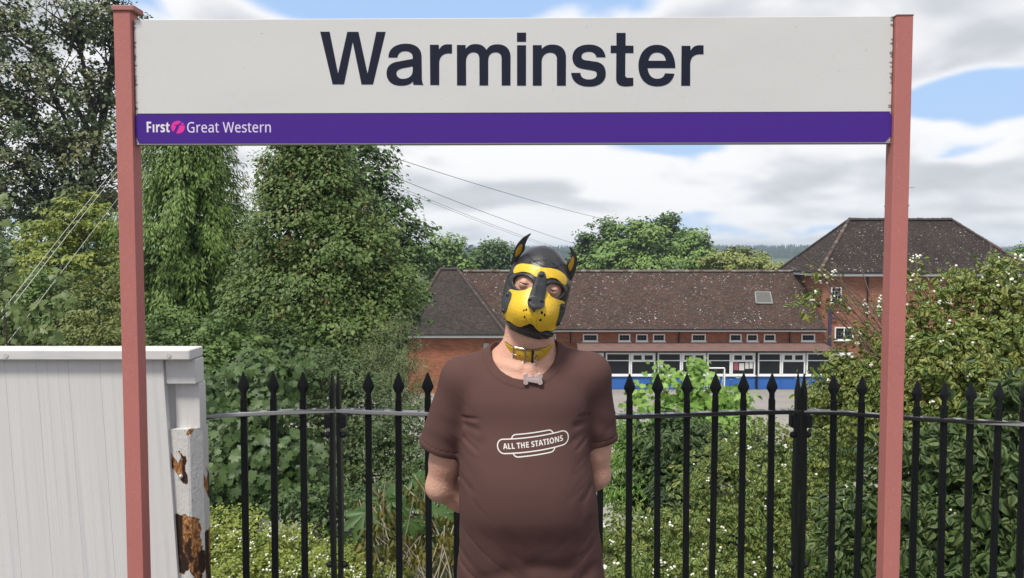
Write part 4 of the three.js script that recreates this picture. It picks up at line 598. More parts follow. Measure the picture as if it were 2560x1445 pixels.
// ------------------------------------------------------------------ spear-top railings
{
  const paint = new THREE.MeshPhysicalMaterial({ color: C(0.007, 0.008, 0.009), roughness: 0.45, specularIntensity: 0.45, side: THREE.DoubleSide });
  paint.bumpMap = dataTex(256, 256, (i, j, o) => { const v = 255 * tile(i, j, 256, 256, 14, 14, 77, 4); o[0] = o[1] = o[2] = v; }, false); paint.bumpScale = 0.004;
  const worn = std(1, 1, 1, 0.26, { map: dataTex(512, 64, (i, j, o) => { const n = tile(i, j, 512, 64, 40, 6, 78, 3), k = smooth(0.46, 0.58, n) * 0.7; o[0] = S(mix(0.02, 0.40, k)); o[1] = S(mix(0.02, 0.40, k)); o[2] = S(mix(0.021, 0.40, k)); }) });
  const depth = (px) => 3.04 + (px - 600) / 1960 * 0.15;                 // the fence swings slightly away to the right
  const X = (px) => at(px, 1100, depth(px)).x;
  const yAt = (px, py) => at(px, py, depth(px)).y;
  // bar geometry, one metre down from its shoulder; square section with softened edges
  const barGeo = (h) => rbox(-0.0125, 0.0125, -h, 0, -0.009, 0.009, 0.004);
  const tipGeo = (() => { const w = 0.0245, t = 0.010, P2 = [[0.0125, 0, 0.009], [0.0115, 0.022, 0.008], [w, 0.046, t], [w * 0.93, 0.054, t], [0.003, 0.105, 0.003]], pos = [], idx = []; for (const [a, y, z] of P2) pos.push(-a, y, 0, -a * 0.35, y, z, a * 0.35, y, z, a, y, 0, a * 0.35, y, -z, -a * 0.35, y, -z); const n = P2.length; for (let i = 0; i < n - 1; i++) for (let k = 0; k < 6; k++) { const a = i * 6 + k, b = i * 6 + (k + 1) % 6; idx.push(a, b, b + 6, a, b + 6, a + 6); } const o = (n - 1) * 6; for (let k = 1; k < 5; k++) idx.push(o, o + k, o + k + 1); const g = new THREE.BufferGeometry(); g.setAttribute('position', new THREE.Float32BufferAttribute(pos, 3)); g.setIndex(idx); return toCreasedNormals(g, 0.35); })();
  const panels = [
    ['black spear topped railing panel joining the rusted white post', [611, 685, 759], [[508, 1040], [560, 1033], [611, 1030], [759, 1024], [838, 1021]], 985],
    ['long black spear topped railing panel behind the person', [922, 997, 1070, 1143, 1215, 1288, 1361, 1434, 1502, 1573, 1643, 1716, 1787, 1857, 1928], [[842, 1021], [922, 1025], [1070, 1030], [1290, 1036], [1540, 1037], [1716, 1032], [1857, 1027], [1998, 1024]], 986],
    ['black spear topped railing panel passing behind the second red post', [2082, 2152, 2222, 2290, 2358, 2424, 2494, 2557, 2625, 2690], [[2004, 1024], [2082, 1027], [2290, 1042], [2424, 1049], [2560, 1056], [2720, 1064]], 990]];
  const tipY = (px) => px < 800 ? 930 : px < 1500 ? 931 : px < 1960 ? 935 - (px - 1500) * 0.004 : px < 2200 ? 936 + (px - 2080) * 0.05 : 950 + (px - 2290) * 0.03;
  panels.forEach(([label, bars, rail]) => {
    const px0 = bars[0], base = V(X(px0), 0, -depth(px0)), t = thing('railing_panel', label, 'fence', [base.x, 0, base.z], 'black railing panels behind the platform');
    const pts = rail.map(([px, py]) => V(X(px), yAt(px, py + 4), -depth(px)).sub(base));
    const curve = new THREE.CatmullRomCurve3(pts), sec = new THREE.Shape(); { const a = 0.019, b = 0.0085, r = 0.003; sec.moveTo(-a + r, -b); sec.lineTo(a - r, -b); sec.lineTo(a, -b + r); sec.lineTo(a, b - r); sec.lineTo(a - r, b); sec.lineTo(-a + r, b); sec.lineTo(-a, b - r); sec.lineTo(-a, -b + r); }
    mesh('rail', new THREE.ExtrudeGeometry(sec, { extrudePath: curve, steps: 60, bevelEnabled: false }), worn, t);
    mesh('lower_rail', rbox(pts[0].x, pts[pts.length - 1].x, 0.12, 0.13, -0.012, 0.012, 0.003).rotateY(0), paint, t);
    bars.forEach((px, i) => {
      const x = X(px) - base.x, z = -depth(px) - base.z, y = yAt(px, tipY(px)) - 0.105, bar = mesh('bar', barGeo(y - 0.02), paint, t); bar.position.set(x, y, z); bar.rotation.z = (hash(i, px, 3) - 0.5) * 0.012; bar.rotation.y = (hash(i, px, 5) - 0.5) * 0.25;
      mesh('spearhead', tipGeo, paint, bar);
    });
  });
  for (const [px, label] of [[840, 'double black fence post beside the rusted white post end'], [2000, 'double black fence post between the person and the second red post']]) {
    const z = depth(px), t = thing('fence_post', label, 'post', [X(px), 0, -z], 'double fence posts'), top = yAt(px, px < 900 ? 928 : 934);
    for (const s of [-1, 1]) {
      const c = [], prof = [[0.02, 0.016, 0.0], [0.4, 0.018, 0.001], [0.68, 0.020, 0.004], [0.88, 0.020, 0.002], [top - 0.12, 0.017, 0.0], [top - 0.075, 0.019, 0.0], [top - 0.04, 0.010, 0.0], [top, 0.004, 0.0]];
      const pos = [], idx = []; for (const [y, w, o] of prof) { const cx = s * (0.0125 + o), hw = w * 0.42; pos.push(cx - hw, y, w, cx + hw, y, w, cx + hw, y, -w, cx - hw, y, -w); } for (let i = 0; i < prof.length - 1; i++) for (let k = 0; k < 4; k++) { const a = i * 4 + k, b = i * 4 + (k + 1) % 4; idx.push(a, b, b + 4, a, b + 4, a + 4); } const o = (prof.length - 1) * 4; idx.push(o, o + 1, o + 2, o, o + 2, o + 3);
      const g = new THREE.BufferGeometry(); g.setAttribute('position', new THREE.Float32BufferAttribute(pos, 3)); g.setIndex(idx); mesh('upright', toCreasedNormals(g, 0.6), paint, t);
      for (const py of [1086, 1410]) { const b = mesh('bolt', new THREE.SphereGeometry(0.0135, 14, 10).scale(1.1, 1, 1), paint, t); b.position.set(s * 0.030, yAt(px, py), 0.004); const nut = mesh('nut', new THREE.CylinderGeometry(0.012, 0.012, 0.02, 6).rotateZ(Math.PI / 2), paint, b); nut.position.x = -s * 0.012; }
      mesh('clamp', rbox(s * 0.014, s * 0.043, yAt(px, 1068), yAt(px, 1036), -0.02, 0.022, 0.006), paint, t);
    }
  }
}
// ------------------------------------------------------------------ white timber boarding and its old rusted post
{
  const wood = (seed, d = 0) => std(1, 1, 1, 0.55, { map: dataTex(128, 1024, (i, j, o) => { const g = tile(i, j, 128, 1024, 18, 2, seed, 2), f = tile(i, j, 128, 1024, 3, 3, seed + 2, 4), sp = tile(i, j, 128, 1024, 60, 300, seed + 4, 2), str = smooth(0.56, 0.75, tile(i, j, 128, 1024, 16, 1, seed + 6, 2)) * smooth(0.35, 0.6, f); let v = 0.58 + 0.022 * (g - 0.5) + 0.05 * (f - 0.5); let r = v * (1 - 0.11 * str), gg = v * (1 - 0.105 * str) * 0.985, b = v * (1 - 0.07 * str) * 0.975; if (sp > 0.88) { r *= 0.72; gg *= 0.7; b *= 0.66; } o[0] = S(r); o[1] = S(gg); o[2] = S(b); }), bumpMap: dataTex(128, 512, (i, j, o) => { o[0] = o[1] = o[2] = 255 * tile(i, j, 128, 512, 30, 2, seed + 9, 3); }, false), bumpScale: 0.0006 });
  const mats = [wood(201), wood(221), wood(241)];
  const t = thing('timber_boarding', 'white painted timber boarding with capped top behind the first red post', 'fence', [-1.9, 0, -2.9]);
  const L = (x) => x + 1.9, Z = (d) => -d + 2.9, lean = -0.048;
  const x1 = -1.302, w = 0.118, top = 1.315;
  for (let i = 0; i < 13; i++) {
    const b = x1 - i * w, g = rbox(L(b - w + 0.0002), L(b - 0.0002), 0.01, top, Z(2.885), Z(2.86), 0.0006), p = g.attributes.position, uv = g.attributes.uv;
    for (let k = 0; k < p.count; k++) { uv.setXY(k, (p.getX(k) - L(b)) / 0.14, p.getY(k) / 1.5 + i * 0.37); p.setX(k, p.getX(k) - lean * (top - p.getY(k))); }
    g.computeVertexNormals(); mesh('board', g, mats[i % 3], t);
  }
  mesh('cap', rbox(L(-3.2), L(-1.187), 1.318, 1.357, Z(2.952), Z(2.83), 0.006), mats[0], t);
  mesh('rail_end', rbox(L(-1.299), L(-1.184), 1.222, 1.316, Z(2.950), Z(2.872), 0.004), mats[1], t);
  mesh('back_rail', rbox(L(-3.2), L(-1.32), 0.3, 0.39, Z(2.96), Z(2.888), 0.004), mats[2], t);
  for (let i = 0; i < 2; i++) { const s = mesh('cap_plug', new THREE.CylinderGeometry(0.009, 0.009, 0.003, 16).rotateX(Math.PI / 2), std(0.5, 0.48, 0.45, 0.7), t); s.position.set(L(-1.265 - i * 0.6), 1.336, Z(2.8295)); }
  mesh('post', merge([rbox(L(-1.316), L(-1.279), 1.0, 1.221, Z(2.965), Z(2.915), 0.003), rbox(L(-1.278), L(-1.184), 1.045, 1.221, Z(2.965), Z(2.905), 0.004)]), mats[1], t);
  // old steel post: flaking white paint over rust
  const p = thing('rusted_post', 'old white painted steel post with big flaking rust patches', 'post', [-1.257, 0, -2.92]);
  const W = 512, H = 2048, px = (u) => u / W, metre = 1.05, inPatch = (x, y) => {     // x 0..1 across the face, y metres down from the top
    const wob = 0.13 * (fbm(x * 6, y * 26, 3, 5) - 0.5), wx = x + wob * 1.8, wy = y + wob * 0.35; let m = -1;
    const P3 = [[[0.13, 0.042], [0.20, 0.07], [0.36, 0.092], [0.46, 0.125], [0.52, 0.118], [0.57, 0.09], [0.70, 0.10], [0.74, 0.21], [0.60, 0.20], [0.50, 0.168], [0.36, 0.152], [0.27, 0.165], [0.19, 0.205], [0.08, 0.175], [0.03, 0.13], [0.10, 0.10]], [[0.04, 0.315], [0.28, 0.332], [0.72, 0.335], [0.95, 0.35], [0.98, 0.42], [1.02, 0.50], [0.80, 0.535], [0.62, 0.56], [0.30, 0.545], [0.12, 0.56], [0.10, 0.45], [0.03, 0.40]], [[0.80, 0.50], [1.02, 0.46], [1.05, 0.75], [0.86, 0.70]], [[0.72, 0.005], [0.9, 0.004], [0.86, 0.02], [0.74, 0.022]], [[0.1, 0.72], [0.6, 0.70], [0.8, 0.86], [0.2, 0.9]]];
    for (const poly of P3) { let inside = false; for (let i = 0, j = poly.length - 1; i < poly.length; j = i++) { const [xi, yi] = poly[i], [xj, yj] = poly[j]; if ((yi > wy) !== (yj > wy) && wx < (xj - xi) * (wy - yi) / (yj - yi) + xi) inside = !inside; } if (inside) m = 1; }
    return m > 0; };
  const mask = new Uint8Array(W * H); for (let j = 0; j < H; j++) for (let i = 0; i < W; i++) mask[j * W + i] = inPatch(i / W * 1.05, (1 - j / H) * metre) ? 1 : 0;
  const near = (i, j) => mask[j * W + Math.max(0, i - 5)] + mask[j * W + Math.min(W - 1, i + 5)] + mask[Math.max(0, j - 5) * W + i] + mask[Math.min(H - 1, j + 5) * W + i];
  const map = dataTex(W, H, (i, j, o) => {
    const f = tile(i, j, W, H, 40, 120, 301, 3), b = tile(i, j, W, H, 6, 14, 303, 4), s = tile(i, j, W, H, 80, 260, 305, 2);
    if (mask[j * W + i]) { const k = smooth(0.42, 0.60, b) * (0.55 + 0.45 * smooth(0.3, 0.6, f)), q = smooth(0.5, 0.66, f); const c = [mix(0.030, 0.34, k) * (0.6 + 0.8 * f), mix(0.017, 0.15, k) * (0.6 + 0.7 * f), mix(0.012, 0.055, k) * (0.6 + 0.6 * f)]; if (q > 0.6 && k > 0.4) { c[0] = 0.44 * f + 0.1; c[1] = 0.24 * f + 0.05; c[2] = 0.10 * f + 0.02; } o[0] = S(c[0]); o[1] = S(c[1]); o[2] = S(c[2]); return; }
    let v = 0.55 + 0.08 * (b - 0.5) + 0.05 * (f - 0.5); let r = v, g = v * 0.98, bl = v * 0.95; if (near(i, j)) { r = 0.33; g = 0.24; bl = 0.17; } if (s > 0.80) { r *= 0.45; g *= 0.42; bl *= 0.38; } o[0] = S(r); o[1] = S(g); o[2] = S(bl);
  });
  const bump = dataTex(W, H, (i, j, o) => { const f = tile(i, j, W, H, 30, 90, 311, 4); o[0] = o[1] = o[2] = mask[j * W + i] ? 60 * f : 190 + 60 * f; }, false);
  const mat = std(1, 1, 1, 0.75, { map, bumpMap: bump, bumpScale: 0.006 });
  const plan = [[-0.076, -0.05], [-0.076, 0.038], [-0.069, 0.045], [0.036, 0.045], [0.044, 0.042], [0.076, 0.002], [0.076, -0.05]], gp = [], gu = [], gi = [];   // plan of the shaft: flat face, chamfered side
  for (let i = 0; i < plan.length; i++) { const [xa, za] = plan[i], [xb, zb] = plan[(i + 1) % plan.length], n = 14; for (let k = 0; k <= n; k++) { const y = 1.05 * k / n; for (const [x, zz] of [[xa, za], [xb, zb]]) { gp.push(x, y + (k === n ? 0.004 * Math.sin(x * 90) : 0), zz); gu.push(i === 5 ? 0.34 + (0.002 - zz) * 6 : (x + 0.076) / 0.152, y / 1.05 + (i === 5 ? 0.08 : 0)); } } const o = i * (n + 1) * 2; for (let k = 0; k < n; k++) { const a = o + k * 2; gi.push(a, a + 1, a + 3, a, a + 3, a + 2); } }
  const to = gp.length / 3; for (const [x, zz] of plan) { gp.push(x, 1.05, zz); gu.push((x + 0.076) / 0.152, 0.999); } for (let i = 1; i < plan.length - 1; i++) gi.push(to, to + i, to + i + 1);
  const g = new THREE.BufferGeometry(); g.setAttribute('position', new THREE.Float32BufferAttribute(gp, 3)); g.setAttribute('uv', new THREE.Float32BufferAttribute(gu, 2)); g.setIndex(gi); g.computeVertexNormals();
  mesh('shaft', g, mat, p);
  const bolt = mesh('bolt', new THREE.SphereGeometry(0.0085, 14, 10), std(0.5, 0.5, 0.49, 0.45, { metalness: 0.4 }), p); bolt.position.set(0.008, 0.872, 0.047);
}
// ------------------------------------------------------------------ the name board
{
  const z0 = 2.55, yaw = 0.016, group = thing('station_name_board', 'white station name board with navy lettering and purple strip on two faded red posts', 'sign', [at(1284, 1445, z0).x, 0, -z0]);
  group.rotation.y = -yaw; group.updateMatrixWorld(true);
  const inv = group.matrixWorld.clone().invert(), nrm = V(0, 0, 1).applyAxisAngle(V(0, 1, 0), -yaw);
  const onFace = (px, py) => { const d = ray(px, py), k = group.position.clone().sub(camera.position).dot(nrm) / d.dot(nrm); return d.multiplyScalar(k).add(camera.position).applyMatrix4(inv); };   // where a traced corner lies on the board
  const q = (px, py) => { const v = onFace(px, py); return [v.x, v.y]; };
  const redMap = dataTex(256, 1024, (i, j, o) => { const f = tile(i, j, 256, 1024, 40, 160, 401, 3), b = tile(i, j, 256, 1024, 2, 6, 403, 4), s = tile(i, j, 256, 1024, 70, 280, 405, 2); let k = 0.94 + 0.10 * (f - 0.5) + 0.12 * (b - 0.5); o[0] = S(0.45 * k); o[1] = S(0.162 * k); o[2] = S(0.146 * k); if (s > 0.85) { o[0] = S(0.5); o[1] = S(0.27); o[2] = S(0.26); } });
  const red = std(1, 1, 1, 0.6, { map: redMap });
  const grime = std(0.33, 0.28, 0.25, 0.8);
  const P0 = q(291, 600)[0], w = 0.0635, pd = 0.042;
  const near = (z0 - 0.012) / z0, left = [q(299.5, 700)[0] * near, q(341, 700)[0] * near], right = [q(2226, 700)[0] * near, q(2267.5, 700)[0] * near];
  const topL = q(310, 30)[1], topR = q(2254, 43)[1], yb = 0;
  for (const [[a, b], top, cap] of [[left, topL, true], [right, topR, false]]) {
    const post = mesh('post', rbox(a, b, yb, top, -pd, 0.012, 0.0025), red, group); const uv = post.geometry.attributes.uv, ps = post.geometry.attributes.position; for (let k = 0; k < uv.count; k++) uv.setXY(k, (ps.getX(k) - ps.getZ(k)) * 4, ps.getY(k) / 1.1 + (cap ? 0 : 0.4));
    mesh('post_cap', cap ? rbox(a - 0.004, b + 0.016, top, top + 0.018, -pd - 0.006, 0.017, 0.004) : rbox(a - 0.001, b + 0.001, top, top + 0.006, -pd, 0.013, 0.002), cap ? std(0.36, 0.17, 0.15, 0.7) : std(0.20, 0.10, 0.10, 0.7), post);
  }
  const pl = left[1] + 0.0025, pr = right[0] - 0.0025, pt = q(1284, 43.5)[1], pb = q(1284, 360)[1], sy0 = q(1284, 357)[1], sy1 = q(1284, 283)[1];
  const face = dataTex(2048, 512, (i, j, o) => { const f = tile(i, j, 2048, 512, 200, 50, 411, 2), b = tile(i, j, 2048, 512, 6, 3, 413, 4), s = tile(i, j, 2048, 512, 260, 70, 415, 2), e = Math.min(i, 2047 - i) / 2048, ed = tile(i, j, 2048, 512, 120, 60, 417, 3); let v = 0.60 + 0.012 * (f - 0.5) + 0.05 * (b - 0.5), r = v, g = v * 0.995, bl = v * 0.985; if (e < 0.004 && ed > 0.5 + e * 60) { r *= 0.35; g *= 0.36; bl *= 0.34; } if (s > 0.93) { r *= 0.6; g *= 0.6; bl *= 0.58; } o[0] = S(r); o[1] = S(g); o[2] = S(bl); });
  const pg = rbox(pl, pr, pb + 0.006, pt, -0.030, -0.004, 0.002), pu = pg.attributes.uv, pp = pg.attributes.position; for (let k = 0; k < pu.count; k++) pu.setXY(k, (pp.getX(k) - pl) / (pr - pl), (pp.getY(k) - pb) / (pt - pb));
  const panel = mesh('panel', pg, std(1, 1, 1, 0.42, { map: face }), group);
  mesh('bottom_trim', rbox(pl, pr, pb, pb + 0.0055, -0.032, -0.002, 0.0015), std(0.42, 0.41, 0.40, 0.45, { metalness: 0.5 }), panel);
  // purple strip: vinyl with cut corners, print in its texture
  const cv = document.createElement('canvas'); cv.width = 2048; cv.height = 96; const c = cv.getContext('2d');
  c.fillStyle = 'rgb(68,34,132)'; c.fillRect(0, 0, 2048, 96);
  const tex = new THREE.CanvasTexture(cv); tex.colorSpace = THREE.SRGBColorSpace;
  const sx0 = pl - 0.001, sx1 = pr + 0.001, X = (px) => (onFace(px, 320).x - sx0) / (sx1 - sx0) * 2048, Y = (py) => (1 - (onFace(520, py).y - sy0) / (sy1 - sy0)) * 96;
  const text = (s, font, xa, xb, yBase, yCap, fill) => { c.save(); c.font = font; c.fillStyle = fill; const m = c.measureText(s), cap = c.measureText('W').actualBoundingBoxAscent; c.translate(X(xa), Y(yBase)); c.scale((X(xb) - X(xa)) / (m.actualBoundingBoxRight + m.actualBoundingBoxLeft), (Y(yBase) - Y(yCap)) / cap); c.fillText(s, m.actualBoundingBoxLeft, 0); c.restore(); };
  const spotR = rng(5); for (let i = 0; i < 900; i++) { c.fillStyle = `rgba(${spotR() < 0.5 ? '92,60,150' : '58,32,112'},0.35)`; c.fillRect(spotR() * 2048, spotR() * 96, 1.5, 1.5); }
  for (let i = 0; i < 9; i++) { c.fillStyle = 'rgba(54,30,104,0.5)'; c.fillRect(1900 + spotR() * 60, 14 + i * 8, 120, 0.9); }
  text('F\u0131rst', 'bold 64px sans-serif', 366, 424, 331, 304.5, 'rgb(226,222,216)');
  c.save(); c.lineWidth = 1.2; c.restore();
  text('Great Western', '64px sans-serif', 467, 677, 331.5, 305.5, 'rgb(220,212,226)');
  { // round pink emblem with a slanted f cut through it
    const ex = X(444.5), ey = Y(317.5), er = (X(461.5) - X(427)) / 2, ry = (Y(333) - Y(301)) / 2; c.fillStyle = 'rgb(222,52,152)'; c.beginPath(); c.ellipse(ex, ey, er, ry, 0, 0, 7); c.fill();
    c.strokeStyle = 'rgb(68,34,132)'; c.lineCap = 'butt'; c.lineWidth = er * 0.42; c.beginPath(); c.moveTo(ex - er * 0.55, ey + ry * 1.02); c.quadraticCurveTo(ex - er * 0.1, ey + ry * 0.1, ex + er * 0.02, ey - ry * 0.25); c.stroke(); c.lineWidth = er * 0.2; c.beginPath(); c.moveTo(ex - er * 0.02, ey - ry * 0.1); c.quadraticCurveTo(ex + er * 0.2, ey - ry * 0.55, ex + er * 0.62, ey - ry * 0.78); c.stroke(); c.lineWidth = er * 0.13; c.beginPath(); c.moveTo(ex - er * 0.5, ey - ry * 0.28); c.quadraticCurveTo(ex, ey - ry * 0.42, ex + er * 0.95, ey - ry * 0.3); c.stroke();
  }
  const sh = new THREE.Shape(); for (const [x, y] of [[sx0 + 0.012, sy0], [sx1 - 0.02, sy0], [sx1, sy0 + 0.022], [sx1, sy1 - 0.012], [sx1 - 0.008, sy1], [sx0 + 0.010, sy1], [sx0, sy1 - 0.008], [sx0, sy0 + 0.03]]) sh.currentPoint.x || sh.curves.length ? sh.lineTo(x, y) : sh.moveTo(x, y);
  const sg = new THREE.ExtrudeGeometry(sh, { depth: 0.0024, bevelEnabled: false }); sg.translate(0, 0, -0.0035); const su = sg.attributes.uv, sp = sg.attributes.position; for (let k = 0; k < su.count; k++) su.setXY(k, (sp.getX(k) - sx0) / (sx1 - sx0), (sp.getY(k) - sy0) / (sy1 - sy0));
  mesh('operator_strip', sg, std(1, 1, 1, 0.38, { map: tex }), group);
  mesh('strip_edge', span(pl + 0.004, pr - 0.004, sy1 + 0.0005, sy1 + 0.0028, -0.0035, -0.0022), std(0.03, 0.025, 0.035, 0.8), group);
  // lettering, traced as strokes and arcs (units: an enlargement of 8.5)
  const ink = std(0.011, 0.014, 0.030, 0.6, { specularIntensity: 0.3 });
  const GL = [
    [790, 'M83,157 L283,157 L462,1048 L660,160 L897,160 L1090,1048 L1278,160 L1475,160 L1207,1278 L962,1278 L775,370 L590,1275 L347,1275'],
    [790, 'M1535,705 L1725,707 C1735,620,1800,570,1885,570 C1990,570,2050,615,2052,700 L2052,735 L1700,800 C1560,830,1495,920,1495,1040 C1495,1210,1620,1305,1800,1305 C1920,1305,2000,1280,2055,1215 L2065,1285 L2280,1290 C2255,1240,2245,1190,2245,1120 L2240,680 C2235,500,2100,412,1915,412 C1680,412,1535,520,1535,705', 'M2052,893 L1830,935 C1750,955,1705,990,1705,1040 C1705,1110,1760,1160,1840,1160 C1960,1160,2050,1100,2052,980 L2052,893'],
    [1060, 'M122,435 L310,435 L320,543 C350,460,420,425,500,425 L592,427 L592,620 L520,618 C400,618,320,690,320,830 L320,1290 L130,1290'],
    [1060, 'M697,440 L880,440 L884,522 C940,450,1000,420,1090,420 C1200,420,1265,450,1327,543 C1375,460,1450,425,1560,425 C1740,425,1838,530,1838,690 L1836,1300 L1650,1300 L1648,730 C1645,640,1600,595,1525,595 C1430,595,1363,650,1363,770 L1363,1300 L1178,1300 L1175,730 C1170,640,1130,595,1055,595 C960,595,892,660,890,790 L893,1298 L700,1298'],
    [1060, 'M1977,445 L2167,445 L2167,1303 L1977,1303', null, 'M1975,177 L2168,177 L2168,370 L1975,370'],
    [1320, 'M102,443 L290,443 L295,525 C350,460,420,430,520,430 C700,430,808,530,808,700 L805,1305 L615,1305 L615,730 C610,650,560,602,475,602 C370,602,293,670,290,800 L290,1303 L102,1303'],
    [1320, 'M1452,700 L1650,702 C1635,530,1500,430,1300,430 C1090,430,945,530,945,705 C945,850,1030,920,1140,942 L1390,985 C1440,995,1465,1020,1465,1060 C1465,1130,1400,1173,1300,1173 C1190,1173,1120,1130,1115,1033 L918,1033 C930,1220,1080,1325,1300,1325 C1520,1325,1655,1220,1655,1050 C1655,910,1590,830,1470,800 L1210,762 C1160,750,1138,720,1138,685 C1138,620,1200,583,1300,583 C1390,583,1445,630,1452,700'],
    [1500, 'M352,183 L547,183 L545,452 L715,455 L713,610 L542,610 L538,1080 C540,1120,560,1138,610,1138 L710,1138 L710,1305 C640,1318,590,1320,540,1320 C410,1320,345,1260,345,1150 L350,610 L230,610 L230,452 L352,452'],
    [1500, 'M1605,930 L1015,930 C1030,1070,1100,1158,1220,1158 C1310,1158,1365,1120,1385,1042 L1585,1050 C1550,1220,1420,1320,1220,1320 C960,1320,820,1140,820,880 C820,620,980,435,1210,435 C1470,435,1605,640,1605,930', 'M1030,775 C1055,660,1120,598,1215,598 C1320,598,1390,660,1403,775'],
    [1500, 'M1738,457 L1925,457 L1932,565 C1965,480,2030,445,2120,445 L2205,447 L2205,637 L2140,635 C2000,635,1925,700,1922,850 L1920,1305 L1730,1305']];
  const pathOf = (s, off, Kind) => { const p = new Kind(); for (const [, k, nums] of s.matchAll(/([MLC])([\d.,]+)/g)) { const n = nums.split(',').map(Number), pt = []; for (let i = 0; i < n.length; i += 2) pt.push(...q(off + n[i] / 8.5, 60 + n[i + 1] / 8.5)); if (k === 'M') p.moveTo(...pt); else if (k === 'L') p.lineTo(...pt); else p.bezierCurveTo(...pt); } return p; };
  for (const [off, outer, hole, extra] of GL) { const s = pathOf(outer, off, THREE.Shape); if (hole) s.holes.push(pathOf(hole, off, THREE.Path)); const list = [s]; if (extra) list.push(pathOf(extra, off, THREE.Shape)); mesh('letter', new THREE.ExtrudeGeometry(list, { depth: 0.0012, bevelEnabled: false, curveSegments: 16 }).translate(0, 0, -0.0042), ink, group); }
}

// ------------------------------------------------------------------ the person
// surfaces from distance fields: naive surface nets with gradient normals
function surfaceNet(sdf, lo, hi, cell) {
  const nx = Math.ceil((hi[0] - lo[0]) / cell) + 1, ny = Math.ceil((hi[1] - lo[1]) / cell) + 1, nz = Math.ceil((hi[2] - lo[2]) / cell) + 1, F = new Float32Array(nx * ny * nz), id = (i, j, k) => (k * ny + j) * nx + i;
  for (let k = 0; k < nz; k++) for (let j = 0; j < ny; j++) for (let i = 0; i < nx; i++) F[id(i, j, k)] = sdf(lo[0] + i * cell, lo[1] + j * cell, lo[2] + k * cell);
  const vert = new Int32Array(nx * ny * nz).fill(-1), pos = [], idx = [];
  const E = [[0, 1], [2, 3], [4, 5], [6, 7], [0, 2], [1, 3], [4, 6], [5, 7], [0, 4], [1, 5], [2, 6], [3, 7]], c = new Float32Array(8);
  for (let k = 0; k < nz - 1; k++) for (let j = 0; j < ny - 1; j++) for (let i = 0; i < nx - 1; i++) {
    let m = 0; for (let q = 0; q < 8; q++) { c[q] = F[id(i + (q & 1), j + ((q >> 1) & 1), k + (q >> 2))]; if (c[q] < 0) m++; }
    if (m === 0 || m === 8) continue;
    let x = 0, y = 0, z = 0, n = 0; for (const [a, b] of E) if ((c[a] < 0) !== (c[b] < 0)) { const t = c[a] / (c[a] - c[b]); x += (a & 1) + t * ((b & 1) - (a & 1)); y += ((a >> 1) & 1) + t * (((b >> 1) & 1) - ((a >> 1) & 1)); z += (a >> 2) + t * ((b >> 2) - (a >> 2)); n++; }
    vert[id(i, j, k)] = pos.length / 3; pos.push(lo[0] + (i + x / n) * cell, lo[1] + (j + y / n) * cell, lo[2] + (k + z / n) * cell);
  }
  const quad = (a, b, d, e, flip) => { if (a < 0 || b < 0 || d < 0 || e < 0) return; if (flip) idx.push(a, d, b, a, e, d); else idx.push(a, b, d, a, d, e); };
  for (let k = 1; k < nz - 1; k++) for (let j = 1; j < ny - 1; j++) for (let i = 1; i < nx - 1; i++) {
    const s = F[id(i, j, k)] < 0;
    if (s !== F[id(i + 1, j, k)] < 0) quad(vert[id(i, j - 1, k - 1)], vert[id(i, j, k - 1)], vert[id(i, j, k)], vert[id(i, j - 1, k)], !s);
    if (s !== F[id(i, j + 1, k)] < 0) quad(vert[id(i - 1, j, k - 1)], vert[id(i - 1, j, k)], vert[id(i, j, k)], vert[id(i, j, k - 1)], !s);
    if (s !== F[id(i, j, k + 1)] < 0) quad(vert[id(i - 1, j - 1, k)], vert[id(i, j - 1, k)], vert[id(i, j, k)], vert[id(i - 1, j, k)], !s);
  }
  const nrm = new Float32Array(pos.length), h = cell * 0.4;
  for (let v = 0; v < pos.length; v += 3) {
    let [x, y, z] = [pos[v], pos[v + 1], pos[v + 2]];
    let gx = sdf(x + h, y, z) - sdf(x - h, y, z), gy = sdf(x, y + h, z) - sdf(x, y - h, z), gz = sdf(x, y, z + h) - sdf(x, y, z - h), l = Math.hypot(gx, gy, gz) || 1;
    const d = clamp(sdf(x, y, z) / Math.max(0.3, l / (2 * h)), -cell * 0.5, cell * 0.5); x -= gx / l * d; y -= gy / l * d; z -= gz / l * d; pos[v] = x; pos[v + 1] = y; pos[v + 2] = z;
    nrm[v] = gx / l; nrm[v + 1] = gy / l; nrm[v + 2] = gz / l;
  }
  const g = new THREE.BufferGeometry(); g.setAttribute('position', new THREE.Float32BufferAttribute(pos, 3)); g.setAttribute('normal', new THREE.BufferAttribute(nrm, 3)); g.setIndex(idx); return g;
}
const smin = (a, b, k) => { const h = Math.max(k - Math.abs(a - b), 0) / k; return Math.min(a, b) - h * h * k * 0.25; };
const smax = (a, b, k) => -smin(-a, -b, k);
function cap(x, y, z, a, b, r0, r1) { const bx = b[0] - a[0], by = b[1] - a[1], bz = b[2] - a[2], px = x - a[0], py = y - a[1], pz = z - a[2], t = clamp((px * bx + py * by + pz * bz) / (bx * bx + by * by + bz * bz)); return Math.hypot(px - bx * t, py - by * t, pz - bz * t) - (r0 + (r1 - r0) * t); }
function ell(x, y, z, c, r) { const a = (x - c[0]) / r[0], b = (y - c[1]) / r[1], d = (z - c[2]) / r[2], k0 = Math.hypot(a, b, d), k1 = Math.hypot(a / r[0], b / r[1], d / r[2]); return k1 > 1e-6 ? k0 * (k0 - 1) / k1 : -Math.min(...r); }
